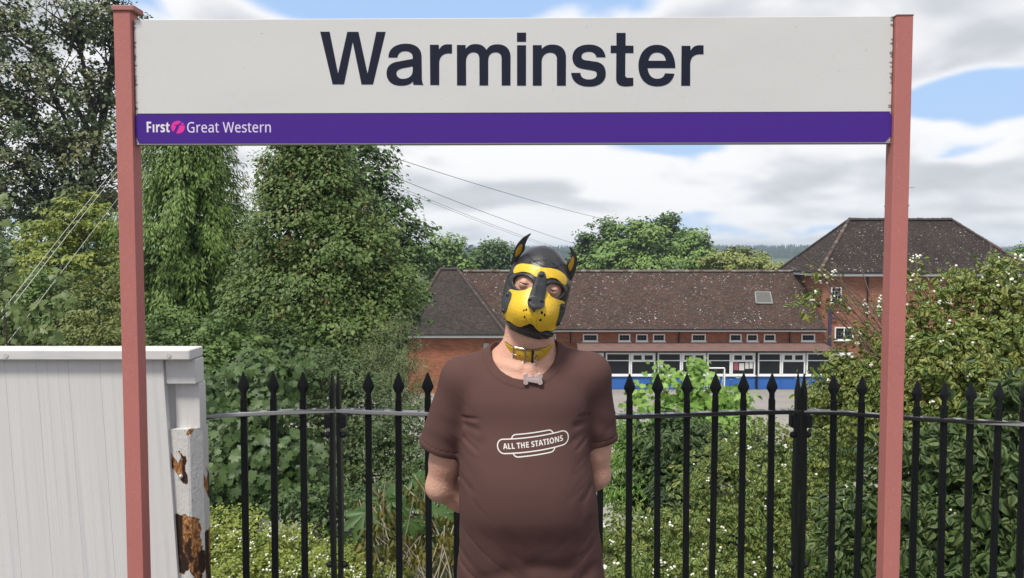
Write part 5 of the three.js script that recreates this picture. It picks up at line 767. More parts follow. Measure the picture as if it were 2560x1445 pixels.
{
  const person = thing('person', 'person in black and yellow dog hood and dark brown T-shirt, hands behind back', 'person', [40 / FOCAL * 2.2, 0, -2.2]);
  // torso profile: height, centre, half width, depth in front, depth behind (shirt)
  const K = [[0.66, 0.008, 0.214, 0.142, 0.135], [0.78, 0.007, 0.211, 0.143, 0.132], [0.86, 0.005, 0.206, 0.150, 0.130], [0.93, 0.003, 0.201, 0.168, 0.126], [1.00, 0.000, 0.199, 0.192, 0.122], [1.08, -0.005, 0.193, 0.192, 0.118], [1.16, -0.010, 0.185, 0.170, 0.118], [1.24, -0.008, 0.184, 0.142, 0.120], [1.31, -0.006, 0.182, 0.128, 0.118], [1.37, -0.006, 0.160, 0.098, 0.104], [1.42, -0.006, 0.110, 0.062, 0.082], [1.48, -0.004, 0.060, 0.03, 0.05]];
  const prof = (y) => { if (y <= K[0][0]) return K[0]; if (y >= K[K.length - 1][0]) return K[K.length - 1]; let i = 0; while (K[i + 1][0] < y) i++; const a = K[Math.max(0, i - 1)], b = K[i], c = K[i + 1], d = K[Math.min(K.length - 1, i + 2)], t = (y - b[0]) / (c[0] - b[0]); return b.map((v, j) => { const m0 = (c[j] - a[j]) / (c[0] - a[0]) * (c[0] - b[0]), m1 = (d[j] - b[j]) / (d[0] - b[0]) * (c[0] - b[0]); return (2 * t ** 3 - 3 * t * t + 1) * v + (t ** 3 - 2 * t * t + t) * m0 + (-2 * t ** 3 + 3 * t * t) * c[j] + (t ** 3 - t * t) * m1; }); };
  const torso = (x, y, z, off) => { const [, cx, a, f, b] = prof(y), A = a + off, B = (z > 0 ? f : b) + off, u = Math.abs(x - cx) / A, w = Math.abs(z) / B, e = 2.35, k = Math.pow(u ** e + w ** e, 1 / e); return (k - 1) * Math.min(A, B) * (0.75 + 0.25 * Math.abs(u) / (u + w + 1e-6)); };
  const SL = [-0.186, 1.352, -0.012], SR = [0.176, 1.366, -0.012], EL = [-0.258, 1.022, -0.062], ER = [0.206, 1.055, -0.072], WL = [-0.080, 0.905, -0.178], WR = [0.075, 0.925, -0.190];
  const NB = [-0.008, 1.42, -0.022];
  const lerp3 = (a, b, t) => a.map((v, i) => mix(v, b[i], t));
  const HL = [-0.249, 1.155, -0.046], HR = [0.206, 1.176, -0.050];        // sleeve ends
  const crease = (x, y, a, b, w) => { const t = clamp(((x - a[0]) * (b[0] - a[0]) + (y - a[1]) * (b[1] - a[1])) / ((b[0] - a[0]) ** 2 + (b[1] - a[1]) ** 2)), d = Math.hypot(x - mix(a[0], b[0], t), y - mix(a[1], b[1], t)); return Math.exp(-((d / w) ** 2)) * smooth(0, 0.25, t) * smooth(0, 0.35, 1 - t) ; };
  const CR = [[[-0.192, 1.252], [-0.13, 1.262], 0.006, 0.0035], [[-0.19, 1.205], [-0.125, 1.17], 0.007, 0.0028], [[0.18, 1.258], [0.13, 1.266], 0.006, 0.0032], [[0.178, 1.21], [0.12, 1.168], 0.007, 0.0026], [[-0.195, 1.10], [-0.14, 1.06], 0.009, 0.0022], [[0.185, 1.08], [0.13, 1.03], 0.009, 0.0022], [[-0.19, 1.238], [-0.12, 1.228], 0.011, 0.0042], [[-0.185, 1.22], [-0.11, 1.185], 0.016, 0.0030], [[0.18, 1.246], [0.11, 1.238], 0.011, 0.0040], [[0.175, 1.225], [0.10, 1.19], 0.015, 0.0030], [[-0.16, 0.79], [-0.02, 0.865], 0.026, 0.006], [[-0.03, 0.87], [0.15, 0.85], 0.024, 0.006], [[-0.13, 0.72], [0.06, 0.79], 0.024, 0.005], [[0.19, 1.00], [0.13, 0.90], 0.018, 0.003], [[0.20, 0.86], [0.10, 0.78], 0.016, 0.004]];
  const neckCut = (x, y, z) => ell(x, y, z, [-0.012, 1.464, 0.030], [0.097, 0.118, 0.120]);
  const shirtD = (x, y, z) => {
    let d = torso(x, y, z, 0);
    d = smin(d, cap(x, y, z, [-0.05, 1.415, -0.025], SL, 0.040, 0.062), 0.05); d = smin(d, cap(x, y, z, [0.04, 1.415, -0.025], SR, 0.040, 0.060), 0.05);
    const folds = (s) => 0.0014 * Math.sin(y * 95 + x * 40 + s) * smooth(1.30, 1.18, y);
    let sl = Math.min(1, 1), dl = cap(x, y, z, SL, HL, 0.063, 0.0695) + folds(0.5), dr = cap(x, y, z, SR, HR, 0.060, 0.0595) + folds(2.1);
    const cutEnd = (h, s, e) => { const v = [h[0] - s[0], h[1] - s[1], h[2] - s[2]], l = Math.hypot(...v); return ((x - h[0]) * v[0] + (y - h[1]) * v[1] + (z - h[2]) * v[2]) / l - e; };
    const cl = cutEnd(HL, SL, 0.012), cr = cutEnd(HR, SR, 0.012);
    dl = smax(dl, cl, 0.004); dr = smax(dr, cr, 0.004);
    dl += 0.0014 * Math.exp(-(((cl + 0.020) / 0.0022) ** 2)); dr += 0.0014 * Math.exp(-(((cr + 0.020) / 0.0022) ** 2));     // stitched hems
    d = smin(d, dl, 0.022); d = smin(d, dr, 0.022);
    const n0 = neckCut(x, y, z); if (Math.abs(d) > 0.025) return smax(smax(d, -n0, 0.004), 0.70 - y, 0.004);
    if (z > -0.02) for (const [a, b, w, h] of CR) d += h * crease(x, y, a, b, w);
    d += 0.0040 * (fbm(x * 9 + 3, y * 5, z * 9, 3) - 0.5) * smooth(1.40, 1.2, y) + 0.0035 * Math.sin(x * 38 + 9 * noise3(x * 6, y * 5, 1)) * smooth(0.98, 0.72, y);
    const cr2 = 1 - Math.abs(2 * fbm((x * 0.8 + y * 0.6) * 7 + 20, (y * 0.8 - Math.abs(x) * 0.6) * 21, z * 5, 2) - 1); d += 0.0013 * Math.pow(cr2, 4) * (smooth(0.06, 0.16, Math.abs(x + 0.005)) * smooth(1.36, 1.22, y) + 0.9 * smooth(1.0, 0.84, y));
    const n = n0;
    d = smax(d, -n, 0.004);
    if (n < 0.024) d -= 0.0016 * smooth(0.0245, 0.0215, n);               // ribbed neck band
    return smax(d, 0.70 - y, 0.004);
  };
  const cloth = std(0.086, 0.043, 0.038, 0.9);
  cloth.bumpMap = dataTex(256, 256, (i, j, o) => { const v = 128 + 60 * Math.sin(i / 256 * 2 * Math.PI * 64) * Math.sin(j / 256 * 2 * Math.PI * 64) + 60 * (tile(i, j, 256, 256, 40, 40, 501, 2) - 0.5); o[0] = o[1] = o[2] = v; }, false); cloth.bumpScale = 0.0004;
  const planar = (g, k) => { const p = g.attributes.position, uv = new Float32Array(p.count * 2); for (let i = 0; i < p.count; i++) { uv[i * 2] = (p.getX(i) + p.getZ(i) * 0.5) / k; uv[i * 2 + 1] = p.getY(i) / k; } g.setAttribute('uv', new THREE.BufferAttribute(uv, 2)); return g; };
  const shirt = mesh('t_shirt', planar(surfaceNet(shirtD, [-0.345, 0.685, -0.16], [0.30, 1.475, 0.195], 0.0050), 0.06), cloth, person);
  // chest print: a thin printed patch that follows the cloth
  {
    const cv = document.createElement('canvas'); cv.width = 1024; cv.height = 456; const c = cv.getContext('2d'); c.fillStyle = '#000'; c.fillRect(0, 0, 1024, 456); c.strokeStyle = c.fillStyle = '#fff'; c.lineWidth = 15; c.lineJoin = 'round';
    const rr = (x, y, w, h, r) => { c.beginPath(); c.moveTo(x + r, y); c.arcTo(x + w, y, x + w, y + h, r); c.arcTo(x + w, y + h, x, y + h, r); c.arcTo(x, y + h, x, y, r); c.arcTo(x, y, x + w, y, r); c.closePath(); };
    // backing plate and lozenge of a railway totem
    rr(238, 92, 548, 270, 62); c.stroke(); c.fillStyle = '#000'; rr(46, 142, 932, 172, 82); c.fill(); c.stroke(); c.fillStyle = '#fff'; c.font = 'bold 96px sans-serif'; const s = 'ALL THE STATIONS', m = c.measureText(s).width; c.save(); c.translate(512, 262); c.scale(790 / m, 1); c.fillText(s, -m / 2, 0); c.restore();
    const tex = new THREE.CanvasTexture(cv); const w = 0.212, h = w * 456 / 1024, nx = 64, ny = 28, pos = [], uv = [], idx = [], a = 0.115, cx = 0.0115, cy = 1.206;
    const front = (x, y) => { let lo = 0.0, hi = 0.24; for (let i = 0; i < 30; i++) { const m2 = (lo + hi) / 2; if (shirtD(x, y, m2) < 0) lo = m2; else hi = m2; } return lo; };
    for (let j = 0; j <= ny; j++) for (let i = 0; i <= nx; i++) { const u = i / nx - 0.5, v = j / ny - 0.5, arc = 0.006 * (4 * u * u - 0.5) , x = cx + u * w * Math.cos(a) - v * h * Math.sin(a), y = cy + u * w * Math.sin(a) + v * h * Math.cos(a) + arc * 0.6; pos.push(x, y, front(x, y) + 0.0011); uv.push(i / nx, j / ny); }
    for (let j = 0; j < ny; j++) for (let i = 0; i < nx; i++) { const q = j * (nx + 1) + i; idx.push(q, q + 1, q + nx + 2, q, q + nx + 2, q + nx + 1); }
    const g = new THREE.BufferGeometry(); g.setAttribute('position', new THREE.Float32BufferAttribute(pos, 3)); g.setAttribute('uv', new THREE.Float32BufferAttribute(uv, 2)); g.setIndex(idx); g.computeVertexNormals();
    mesh('chest_print', g, std(0.62, 0.59, 0.56, 0.8, { alphaMap: tex, transparent: true }), shirt);
  }
  // ---- head frame: tilted toward one shoulder, chin a little up
  const ROLL = 0.244, HC = [20 / FOCAL * 2.2, 1.72 - 107 / FOCAL * 2.2, 0.012], head = new THREE.Matrix4().makeRotationZ(-ROLL).setPosition(...HC);
  const MM = 0.0003235, hz = (zx, zy) => { const x = (zx - 563.8) * MM, y = -(zy - 616.6) * MM, c = Math.cos(ROLL), s = Math.sin(ROLL); return [x * c - y * s, x * s + y * c]; };   // a traced point in the head's own frame
  const eyes = [[-0.0457, 0.0248, 0.0265, 0.0195], [0.043, 0.0256, 0.0245, 0.0185]];
  const skull = (x, y, z, o) => { let d = ell(x, y, z, [0, 0.016, -0.012], [0.0925 + o, 0.1235 + o, 0.112 + o]); d = smin(d, ell(x, y, z, [0, -0.045, 0.012], [0.083 + o, 0.072 + o, 0.085 + o]), 0.03); return d; };
  const hoodBase = (x, y, z) => { let d = skull(x, y, z, 0); d = smin(d, ell(x, y, z, [0.008, -0.094, 0.044], [0.066, 0.024, 0.042]), 0.018); return d; };
  const hoodD = (x, y, z) => {
    let d = hoodBase(x, y, z); if (Math.abs(d) > 0.02) { for (const [ex, ey, rx, ry] of eyes) if (z > 0) d = Math.max(d, -(Math.hypot((x - ex) / rx, (y - ey) / ry) - 1) * Math.min(rx, ry)); return Math.max(d, -0.118 - y); }
    d += 0.0035 * (fbm(x * 26, y * 26, z * 26, 2) - 0.5) + (y < -0.07 ? 0.0016 * Math.sin(y * 620 + x * 60) : 0);
    if (Math.abs(y - (0.098 - 9 * x * x)) < 0.0016 && z > 0) d += 0.0016;  // seam of the crown panel
    for (const [ex, ey, rx, ry] of eyes) { const q = Math.hypot((x - ex) / rx, (y - ey) / ry), e = (q - 1) * Math.min(rx, ry); if (z > 0) { d -= 0.0035 * Math.exp(-(((e - 0.004) / 0.0045) ** 2)); d = smax(d, -e, 0.003); } }
    return Math.max(d, -0.118 - y);
  };
  const lids = (x, y, z) => { let d = 1; for (const [ex, ey] of eyes) { const s = ex < 0 ? 1 : -1, cx = ex + s * 0.005, c = [cx, ey - 0.001, 0.0730]; let k = Math.hypot(x - c[0], y - c[1], z - c[2]) - 0.0158; const slit = Math.abs(y - c[1] + 0.0005 - 0.06 * Math.abs(x - c[0])) - 0.0015 * (1 - ((x - c[0]) / 0.0135) ** 2); k = Math.max(k, -Math.max(slit, -(z - c[2] - 0.006))); d = Math.min(d, k); } return d; };
  const faceD = (x, y, z) => { let d = skull(x, y, z, -0.0085); d = smin(d, ell(x, y, z, [0, 0.0, 0.088], [0.016, 0.045, 0.022]), 0.02); for (const [ex, ey] of eyes) d = smax(d, -(Math.hypot((x - ex * 0.95), (y - ey) * 1.1, z - 0.108) - 0.022), 0.012); d = smin(d, lids(x, y, z), 0.004); return d; };
  const inHead = (g) => g.applyMatrix4(head);
  // ---- skin: trunk, neck, arms, hands, head joined as one body
  const bodyD = (x, y, z) => {
    let d = torso(x, y, z, -0.016); d = smin(d, cap(x, y, z, [-0.045, 1.405, -0.028], SL, 0.036, 0.045), 0.05); d = smin(d, cap(x, y, z, [0.035, 1.405, -0.028], SR, 0.036, 0.043), 0.05);
    d = Math.max(d, 0.85 - y);
    d = smin(d, cap(x, y, z, [-0.008, 1.40, -0.016], [0.016, 1.545, -0.004], 0.067, 0.0625), 0.03);
    d = smin(d, ell(x, y, z, [0.012, 1.475, 0.028], [0.05, 0.04, 0.04]), 0.02);
    for (const s of [-1, 1]) d = smin(d, cap(x, y, z, [s * 0.018 - 0.01, 1.392, 0.062], [s * 0.12, 1.41, 0.03], 0.008, 0.007), 0.016);
    const arm = (S0, E, W, r) => { let a = cap(x, y, z, S0, E, 0.050 * r, 0.042 * r); a = smin(a, cap(x, y, z, lerp3(S0, E, 0.35), lerp3(S0, E, 0.75), 0.049 * r, 0.047 * r), 0.02); a = smin(a, cap(x, y, z, E, lerp3(E, W, 0.35), 0.041 * r, 0.0455 * r), 0.015); return smin(a, cap(x, y, z, lerp3(E, W, 0.35), W, 0.0455 * r, 0.028), 0.02); };
    d = smin(d, arm(SL, EL, WL, 1.03), 0.012); d = smin(d, arm(SR, ER, WR, 0.98), 0.012); return d;
  };
  const skin = new THREE.MeshPhysicalMaterial({ color: C(0.54, 0.325, 0.245), roughness: 0.6, side: THREE.DoubleSide, specularIntensity: 0.6 });
  skin.bumpMap = dataTex(256, 256, (i, j, o) => { o[0] = o[1] = o[2] = 255 * tile(i, j, 256, 256, 60, 60, 517, 3); }, false); skin.bumpScale = 0.0012;
  skin.map = dataTex(256, 256, (i, j, o) => { const a = tile(i, j, 256, 256, 5, 5, 511, 4), b = tile(i, j, 256, 256, 50, 50, 513, 2); o[0] = S(0.97 + 0.06 * (b - 0.5)); o[1] = S(0.90 + 0.24 * (a - 0.5) + 0.07 * (b - 0.5)); o[2] = S(0.88 + 0.26 * (a - 0.5) + 0.07 * (b - 0.5)); });
  // clasped hands: one holds the other's wrist
  const handD = (W, dir, hold) => { const s = dir, P0 = [W[0] + s * 0.045, W[1] - 0.018, W[2] - 0.006], bones = []; bones.push([W, P0, 0.027, 0.024]); bones.push([P0, [P0[0] + s * 0.04, P0[1] - 0.022, P0[2]], 0.024, 0.023]);
    const K0 = [P0[0] + s * 0.045, P0[1] - 0.024, P0[2]]; const L = [0.030, 0.034, 0.031, 0.024]; for (let i = 0; i < 4; i++) { const o = (i - 1.5) * 0.018, a = [K0[0] + o * 0.35 * s, K0[1] + o * -0.9 + 0.004, K0[2] - 0.004], b = [a[0] + s * L[i], a[1] - 0.012, a[2] - (hold ? 0.018 : 0.004)], c = [b[0] + s * L[i] * 0.35, b[1] - 0.014, b[2] + (hold ? 0.026 : -0.018)]; bones.push([a, b, 0.0092, 0.0085], [b, c, 0.0085, 0.0075]); }
    const T = [W[0] + s * 0.03, W[1] + 0.012, W[2] - 0.008], T1 = [T[0] + s * 0.028, T[1] + 0.014, T[2] - 0.006], T2 = [T1[0] + s * 0.026, T1[1] - 0.002, T1[2] + 0.006]; bones.push([T, T1, 0.012, 0.0105], [T1, T2, 0.0105, 0.0085]);
    return (x, y, z) => { let d = 1; bones.forEach(([a, b, r0, r1], i) => { const e = cap(x, y, z, a, b, r0, r1); d = i < 2 ? smin(d, e, 0.01) : smin(d, e, 0.004); }); return d; }; };
  const hL = handD([WL[0], WL[1], WL[2]], 1, true), hR = handD([WR[0], WR[1] - 0.01, WR[2] - 0.035], -1, false);
  const parts = [planar(surfaceNet(bodyD, [-0.34, 0.83, -0.27], [0.29, 1.60, 0.18], 0.0085), 0.3), planar(surfaceNet(hL, [-0.14, 0.78, -0.25], [0.11, 0.97, -0.13], 0.004), 0.3), planar(surfaceNet(hR, [-0.10, 0.78, -0.29], [0.13, 0.98, -0.17], 0.004), 0.3), planar(inHead(surfaceNet(faceD, [-0.1, -0.13, -0.13], [0.1, 0.14, 0.13], 0.0032)), 0.3)];
  mesh('body', mergeGeometries(parts), skin, person);
  // ---- hood
  const leather = new THREE.MeshPhysicalMaterial({ color: C(0.017, 0.018, 0.021), roughness: 0.36, side: THREE.DoubleSide, clearcoat: 0.12, clearcoatRoughness: 0.5 });
  leather.bumpMap = dataTex(256, 256, (i, j, o) => { const v = 255 * tile(i, j, 256, 256, 34, 34, 521, 3); o[0] = o[1] = o[2] = v; }, false); leather.bumpScale = 0.0006;
  const yellow = new THREE.MeshPhysicalMaterial({ color: C(0.72, 0.455, 0.02), roughness: 0.42, side: THREE.DoubleSide, clearcoat: 0.1, clearcoatRoughness: 0.4, bumpMap: leather.bumpMap, bumpScale: 0.0004 });
  const black = new THREE.MeshPhysicalMaterial({ color: C(0.016, 0.017, 0.020), roughness: 0.4, side: THREE.DoubleSide });
  const grey = std(0.045, 0.05, 0.058, 0.5), hole = std(0.004, 0.004, 0.004, 0.9);
  const hood = mesh('hood', planar(inHead(surfaceNet(hoodD, [-0.105, -0.135, -0.14], [0.105, 0.155, 0.125], 0.0031)), 0.08), leather, person);
  const muzzle = (x, y, z) => smin(hoodBase(x, y, z), ell(x, y, z, [0, -0.046, 0.086], [0.050, 0.040, 0.046]), 0.045);
  const rootZ = (f, x, y) => { let z = 0.2; for (let i = 0; i < 60; i++) { const d = f(x, y, z); if (d < 0.0002) return z; z -= Math.max(d * 0.8, 0.0006); if (z < -0.08) return -0.08; } return z; };
  const tess = new TessellateModifier(0.005, 9);
  const patch = (outline, zf, depth, off, holes = []) => {                // a leather piece with thickness, bent over the head
    const sh = new THREE.Shape(new THREE.CatmullRomCurve3(outline.map(([a, b]) => { const [x, y] = hz(a, b); return V(x, y, 0); }), true, 'catmullrom', 0.35).getPoints(outline.length * 6).map((v) => new THREE.Vector2(v.x, v.y)));
    let g = new THREE.ExtrudeGeometry(sh, { depth, bevelEnabled: true, bevelSize: 0.0008, bevelThickness: 0.0008, bevelSegments: 2, curveSegments: 4 }); g.deleteAttribute('uv'); g = tess.modify(g.index ? g.toNonIndexed() : g);
    const p = g.attributes.position; for (let i = 0; i < p.count; i++) p.setZ(i, p.getZ(i) + zf(p.getX(i), p.getY(i)) + off);
    g.deleteAttribute('normal'); g = toCreasedNormals(mergeVertices(g, 1e-5), 0.7); const uv = new Float32Array(g.attributes.position.count * 2); for (let i = 0; i < g.attributes.position.count; i++) { uv[i * 2] = g.attributes.position.getX(i) / 0.08; uv[i * 2 + 1] = g.attributes.position.getY(i) / 0.08; } g.setAttribute('uv', new THREE.BufferAttribute(uv, 2)); return inHead(g);
  };
  const zHood = (x, y) => rootZ(hoodBase, x, y), zMuz = (x, y) => rootZ(muzzle, x, y);
  mesh('brow_panel', patch([[372, 425], [368, 400], [392, 362], [440, 347], [520, 356], [600, 378], [680, 385], [750, 405], [800, 440], [825, 480], [820, 515], [800, 526], [775, 508], [730, 470], [680, 460], [630, 468], [560, 455], [500, 420], [440, 410]], zHood, 0.002, 0.001), yellow, hood);
  const muz = mesh('muzzle_panel', patch([[342, 566], [400, 574], [460, 566], [512, 545], [560, 560], [640, 572], [680, 620], [740, 650], [790, 668], [802, 684], [790, 715], [752, 770], [742, 830], [752, 870], [730, 905], [690, 914], [640, 905], [590, 914], [560, 890], [530, 852], [500, 838], [470, 850], [420, 872], [370, 858], [330, 832], [282, 826], [264, 792], [290, 760], [312, 705], [300, 650], [318, 600], [330, 575]], zMuz, 0.0025, 0.002), yellow, hood);
  for (const [a, b] of [[[470, 745], [468, 845]], [[560, 750], [555, 880]], [[517, 740], [515, 838]]]) { const pts = [0, 0.33, 0.66, 1].map((t) => { const [x, y] = hz(mix(a[0], b[0], t), mix(a[1], b[1], t)); return V(x, y, zMuz(x, y) + 0.0052); }); mesh('seam', inHead(tube(pts, 0.0007, 10, 5)), std(0.45, 0.25, 0.01, 0.6), muz); }
  for (const [a, b, r, v] of [[470, 722, 8, 11], [451, 728, 7, 9], [457, 780, 8, 11], [597, 746, 11, 13], [621, 766, 8, 13], [586, 805, 11, 13]]) { const [x, y] = hz(a, b), m = mesh('breathing_hole', inHead(new THREE.SphereGeometry(1, 12, 8).scale(r * MM, v * MM, 0.0012).translate(x, y, zMuz(x, y) + 0.0054)), hole, muz); }
  // side tabs with rivets
  for (const [o, riv] of [[[[335, 583], [346, 600], [338, 640], [318, 690], [306, 735], [290, 770], [270, 780], [262, 740], [275, 660], [300, 605], [320, 585]], [[318, 612], [282, 752]]], [[[768, 690], [795, 690], [806, 710], [812, 760], [800, 820], [775, 878], [748, 890], [735, 876], [738, 840], [752, 790], [760, 740]], [[782, 715], [750, 856]]]]) {
    const tab = mesh('side_tab', patch(o, zMuz, 0.002, 0.006), grey, hood);
    for (const [a, b] of riv) { const [x, y] = hz(a, b); mesh('rivet', inHead(new THREE.SphereGeometry(0.0062, 16, 8).scale(1, 1, 0.45).translate(x, y, zMuz(x, y) + 0.0088)), black, hood); }
  }
  // nose strap widening to a nose with two nostrils
  const noseZ = (x, y) => { const t = smooth(0.0, -0.026, y); return rootZ(hoodBase, x, y) + 0.009 + 0.031 * t * Math.sqrt(Math.max(0, 1 - (x / 0.030) ** 2)) + 0.011 * smooth(0.05, -0.03, y); };
  mesh('nose_piece', patch([[600, 408], [628, 422], [634, 460], [638, 520], [634, 580], [622, 640], [618, 690], [590, 706], [550, 714], [530, 736], [512, 708], [488, 690], [482, 655], [492, 625], [512, 570], [540, 510], [562, 460], [572, 422]], noseZ, 0.006, -0.004), leather, hood);
  for (const [a, b] of [[500, 645], [597, 658]]) { const [x, y] = hz(a, b); mesh('nostril', inHead(new THREE.SphereGeometry(0.0045, 10, 8).scale(1.2, 1, 0.5).translate(x, y, noseZ(x, y) + 0.0022)), hole, hood); }
  { const [x, y] = hz(598, 440); mesh('rivet', inHead(new THREE.SphereGeometry(0.0066, 16, 8).scale(1, 1, 0.5).translate(x, y, noseZ(x, y) + 0.003)), black, hood); }
  // ears: curved flaps with a yellow inset, cupped forward
  for (const [o, inset, sgn] of [[[[350, 350], [358, 290], [372, 235], [400, 178], [450, 122], [514, 87], [488, 128], [466, 180], [458, 232], [430, 268], [395, 320]], [[384, 282], [390, 235], [412, 200], [438, 180], [438, 215], [430, 245], [405, 275]], -1], [[[862, 490], [842, 420], [832, 345], [858, 318], [872, 268], [848, 202], [884, 232], [910, 285], [916, 345], [900, 415], [880, 470]], [[842, 368], [862, 325], [880, 286], [888, 318], [880, 370], [858, 412]], 1]]) {
    const mid = hz(o[0][0], o[0][1]), ze = (x, y) => -0.004 + 0.022 * clamp((y - 0.06) / 0.09) - 5.0 * (Math.abs(x) - 0.075) ** 2 + 0.012 * Math.abs(x) / 0.08;
    const ear = mesh('ear', patch(o, ze, 0.005, -0.003), leather, hood); mesh('ear_lining', patch(inset, ze, 0.001, 0.0028), std(0.30, 0.165, 0.014, 0.6), hood);
  }
  { const pts = []; for (let i = 0; i <= 16; i++) { const t = i / 16, [x, y] = hz(mix(478, 800, t), 218 + 118 * Math.pow(Math.sin(Math.PI * (0.08 + 0.84 * t)), 0.7) + 74 * t); pts.push(V(x, y, zHood(x, y) + 0.0004)); } mesh('seam', inHead(tube(pts, 0.0011, 40, 6)), black, hood); }
  // eyeballs
  for (const [ex, ey] of eyes) { const s = ex < 0 ? 1 : -1, cx = ex + s * 0.005; mesh('eye', inHead(merge([new THREE.SphereGeometry(0.0142, 20, 14).translate(cx, ey - 0.001, 0.0730)])), new THREE.MeshPhysicalMaterial({ color: C(0.22, 0.18, 0.17), roughness: 0.2 }), person); mesh('iris', inHead(new THREE.SphereGeometry(0.0075, 16, 10).scale(1, 1, 0.5).translate(cx, ey - 0.002, 0.0838)), new THREE.MeshPhysicalMaterial({ color: C(0.015, 0.012, 0.01), roughness: 0.1 }), person); }
  // ---- collar
  {
    const col = new THREE.Group(); col.name = 'collar'; person.add(col);
    const tilt = new THREE.Matrix4().makeRotationX(0.36).multiply(new THREE.Matrix4().makeRotationZ(-0.02)).setPosition(0.002, 1.456, -0.006);
    const band = (a0, a1, r, h, th, n = 64, tip = false) => { const pos = [], idx = []; for (let i = 0; i <= n; i++) { const a = mix(a0, a1, i / n), hh = tip ? h * Math.min(1, Math.sqrt(Math.max(0.02, (n - i) / 7))) : h, rx = r + 0.0, cs = Math.sin(a), sn = Math.cos(a); for (const [rr, y] of [[0, -hh / 2], [th * 0.75, -hh / 2], [th, -hh / 2 + 0.0012], [th, hh / 2 - 0.0012], [th * 0.75, hh / 2], [0, hh / 2]]) pos.push(cs * (rx + rr), y, sn * (rx * 1.03 + rr)); } for (let i = 0; i < n; i++) for (let k = 0; k < 6; k++) { const p = i * 6 + k, q = i * 6 + (k + 1) % 6; idx.push(p, q, q + 6, p, q + 6, p + 6); } for (let k = 1; k < 5; k++) { idx.push(0, k, k + 1); const o = n * 6; idx.push(o, o + k + 1, o + k); } let g = new THREE.BufferGeometry(); g.setAttribute('position', new THREE.Float32BufferAttribute(pos, 3)); g.setIndex(idx); return toCreasedNormals(g, 0.6).applyMatrix4(tilt); };
    const hide = new THREE.MeshPhysicalMaterial({ color: C(0.50, 0.30, 0.02), roughness: 0.5, side: THREE.DoubleSide }), edge = std(0.035, 0.018, 0.012, 0.6), steel = std(0.55, 0.54, 0.52, 0.25, { metalness: 1 });
    const R = 0.0695;
    mesh('band', band(-Math.PI, Math.PI, R, 0.033, 0.0035, 96), hide, col); mesh('band_edge', band(-Math.PI, Math.PI, R - 0.001, 0.0342, 0.003, 96), edge, col);
    mesh('strap_end', band(-0.52, 0.60, R + 0.0042, 0.030, 0.003, 40, true), hide, col); mesh('strap_edge', band(-0.52, 0.61, R + 0.0036, 0.0312, 0.0028, 40, true), edge, col);
    const pt = (a, y, r = R + 0.008) => V(Math.sin(a) * r, y, Math.cos(a) * r * 1.03).applyMatrix4(tilt);
    const loop = (pts, r) => new THREE.TubeGeometry(new THREE.CatmullRomCurve3(pts, true, 'catmullrom', 0.2), 48, r, 8, true);
    mesh('buckle', merge([loop([pt(-0.60, -0.021), pt(-0.60, 0.021), pt(-0.52, 0.023), pt(-0.18, 0.022), pt(-0.15, 0.018), pt(-0.16, -0.018), pt(-0.2, -0.021), pt(-0.52, -0.022)], 0.0021), tube([pt(-0.62, 0, R + 0.009), pt(-0.5, 0, R + 0.010), pt(-0.46, 0, R + 0.0085)], 0.0018)]), steel, col);
    mesh('keeper', band(0.085, 0.165, R + 0.0075, 0.039, 0.0022, 6), edge, col);
    for (const a of [-0.34, -0.05, 0.30]) mesh('punched_hole', new THREE.SphereGeometry(0.0018, 8, 6).applyMatrix4(new THREE.Matrix4().setPosition(pt(a, 0, R + 0.0072))), edge, col);
    const rc = pt(0.20, 0.002, R + 0.012), ring = new THREE.TorusGeometry(0.0115, 0.0017, 8, 28).scale(0.35, 1, 1).rotateY(0.5).translate(rc.x, rc.y - 0.004, rc.z); mesh('ring', ring, steel, col);
    const tagC = V((1330.5 - 1320) / FOCAL * 2.2 * 0.97, 1.72 - (933.5 - 628) / FOCAL * 2.2, 0.112 - 0.0); const s0 = V(rc.x, rc.y - 0.016, rc.z + 0.001), links = [];
    for (let i = 0; i < 5; i++) { const c = s0.clone().lerp(V(tagC.x, tagC.y + 0.0155, tagC.z), i / 4); links.push(new THREE.TorusGeometry(0.0036, 0.0009, 6, 14).scale(0.8, 1.25, 1).rotateY(i % 2 ? 1.2 : -0.3).translate(c.x, c.y, c.z)); }
    mesh('chain', merge(links), steel, col);
    const bone = new THREE.Shape(), w = 0.0165, h = 0.0095, r = 0.0085; bone.moveTo(-w + 0.002, h - 0.003); bone.lineTo(-0.004, h - 0.0025); bone.lineTo(-0.003, h + 0.001); bone.lineTo(0.003, h + 0.001); bone.lineTo(0.004, h - 0.0025); bone.lineTo(w - 0.002, h - 0.003); bone.absarc(w + 0.003, h - 0.001, r - 0.0018, 2.7, -0.9, true); bone.absarc(w + 0.003, -h + 0.001, r - 0.0018, 0.9, -2.7, true); bone.lineTo(-w + 0.002, -h + 0.003); bone.absarc(-w - 0.003, -h + 0.001, r - 0.0018, -0.44, -4.04, true); bone.absarc(-w - 0.003, h - 0.001, r - 0.0018, 4.04, 0.44, true);
    const bg = new THREE.ExtrudeGeometry(bone, { depth: 0.0014, bevelEnabled: true, bevelSize: 0.0005, bevelThickness: 0.0005, bevelSegments: 2 });
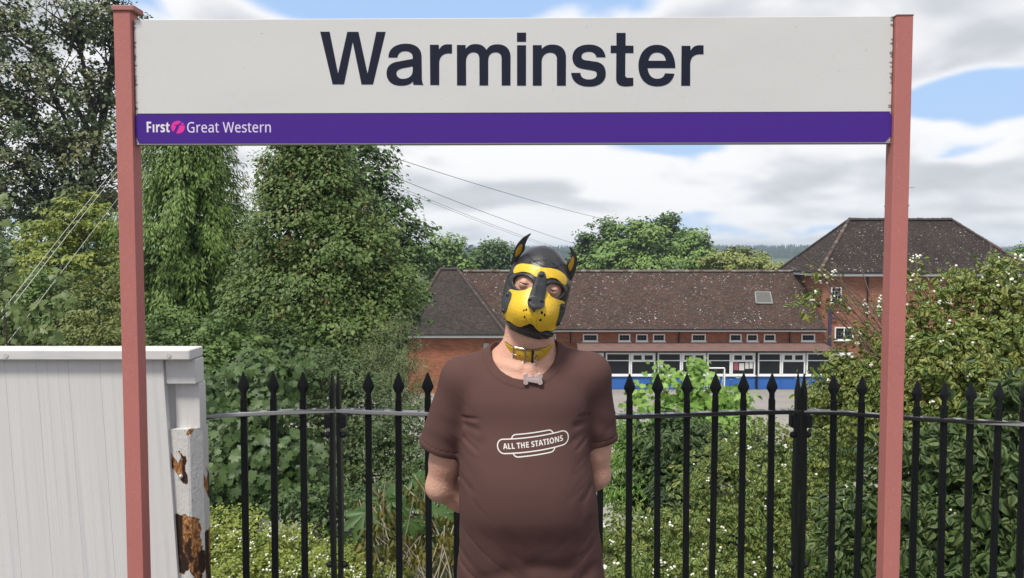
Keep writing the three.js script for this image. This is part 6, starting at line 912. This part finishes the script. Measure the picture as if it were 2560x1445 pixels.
    const cv = document.createElement('canvas'); cv.width = 256; cv.height = 128; const c = cv.getContext('2d'); c.fillStyle = 'rgb(168,150,148)'; c.fillRect(0, 0, 256, 128); c.fillStyle = 'rgb(206,190,186)'; c.font = '50px sans-serif'; c.textAlign = 'center'; c.fillText('Condor', 128, 76);
    const tx = new THREE.CanvasTexture(cv); tx.colorSpace = THREE.SRGBColorSpace; const bu = bg.attributes.uv, bp = bg.attributes.position; for (let i = 0; i < bu.count; i++) bu.setXY(i, bp.getX(i) / 0.056 + 0.5, bp.getY(i) / 0.028 + 0.5);
    bg.rotateX(-0.25).translate(tagC.x, tagC.y, tagC.z); mesh('bone_tag', bg, std(1, 1, 1, 0.35, { map: tx, metalness: 0.55 }), col);
  }
  // ---- trousers and shoes, standing on the platform
  {
    const legs = (x, y, z) => { let d = torso(x, Math.max(y, 0.7), z, -0.036); d = Math.max(d, y - 0.92, 0.66 - y); for (const s of [-1, 1]) { let l = cap(x, y, z, [s * 0.092, 0.78, 0.0], [s * 0.115, 0.46, 0.015], 0.090, 0.072); l = smin(l, cap(x, y, z, [s * 0.115, 0.46, 0.015], [s * 0.125, 0.06, -0.01], 0.072, 0.058), 0.02); d = smin(d, l, 0.04); } return Math.max(d, 0.05 - y); };
    mesh('trousers', planar(surfaceNet(legs, [-0.26, 0.03, -0.17], [0.27, 0.95, 0.19], 0.0105), 0.2), std(0.03, 0.035, 0.05, 0.9), person);
    for (const s of [-1, 1]) mesh('shoe', surfaceNet((x, y, z) => { let d = cap(x, y, z, [s * 0.125, 0.045, -0.045], [s * 0.145, 0.035, 0.13], 0.045, 0.042); d = smin(d, cap(x, y, z, [s * 0.125, 0.05, -0.02], [s * 0.125, 0.10, -0.02], 0.05, 0.052), 0.02); return smax(d, 0.004 - y, 0.006); }, [s * 0.135 - 0.09, -0.01, -0.12], [s * 0.135 + 0.09, 0.17, 0.2], 0.007), std(0.02, 0.02, 0.02, 0.6), person);
  }
}
renderer.render(scene, camera);
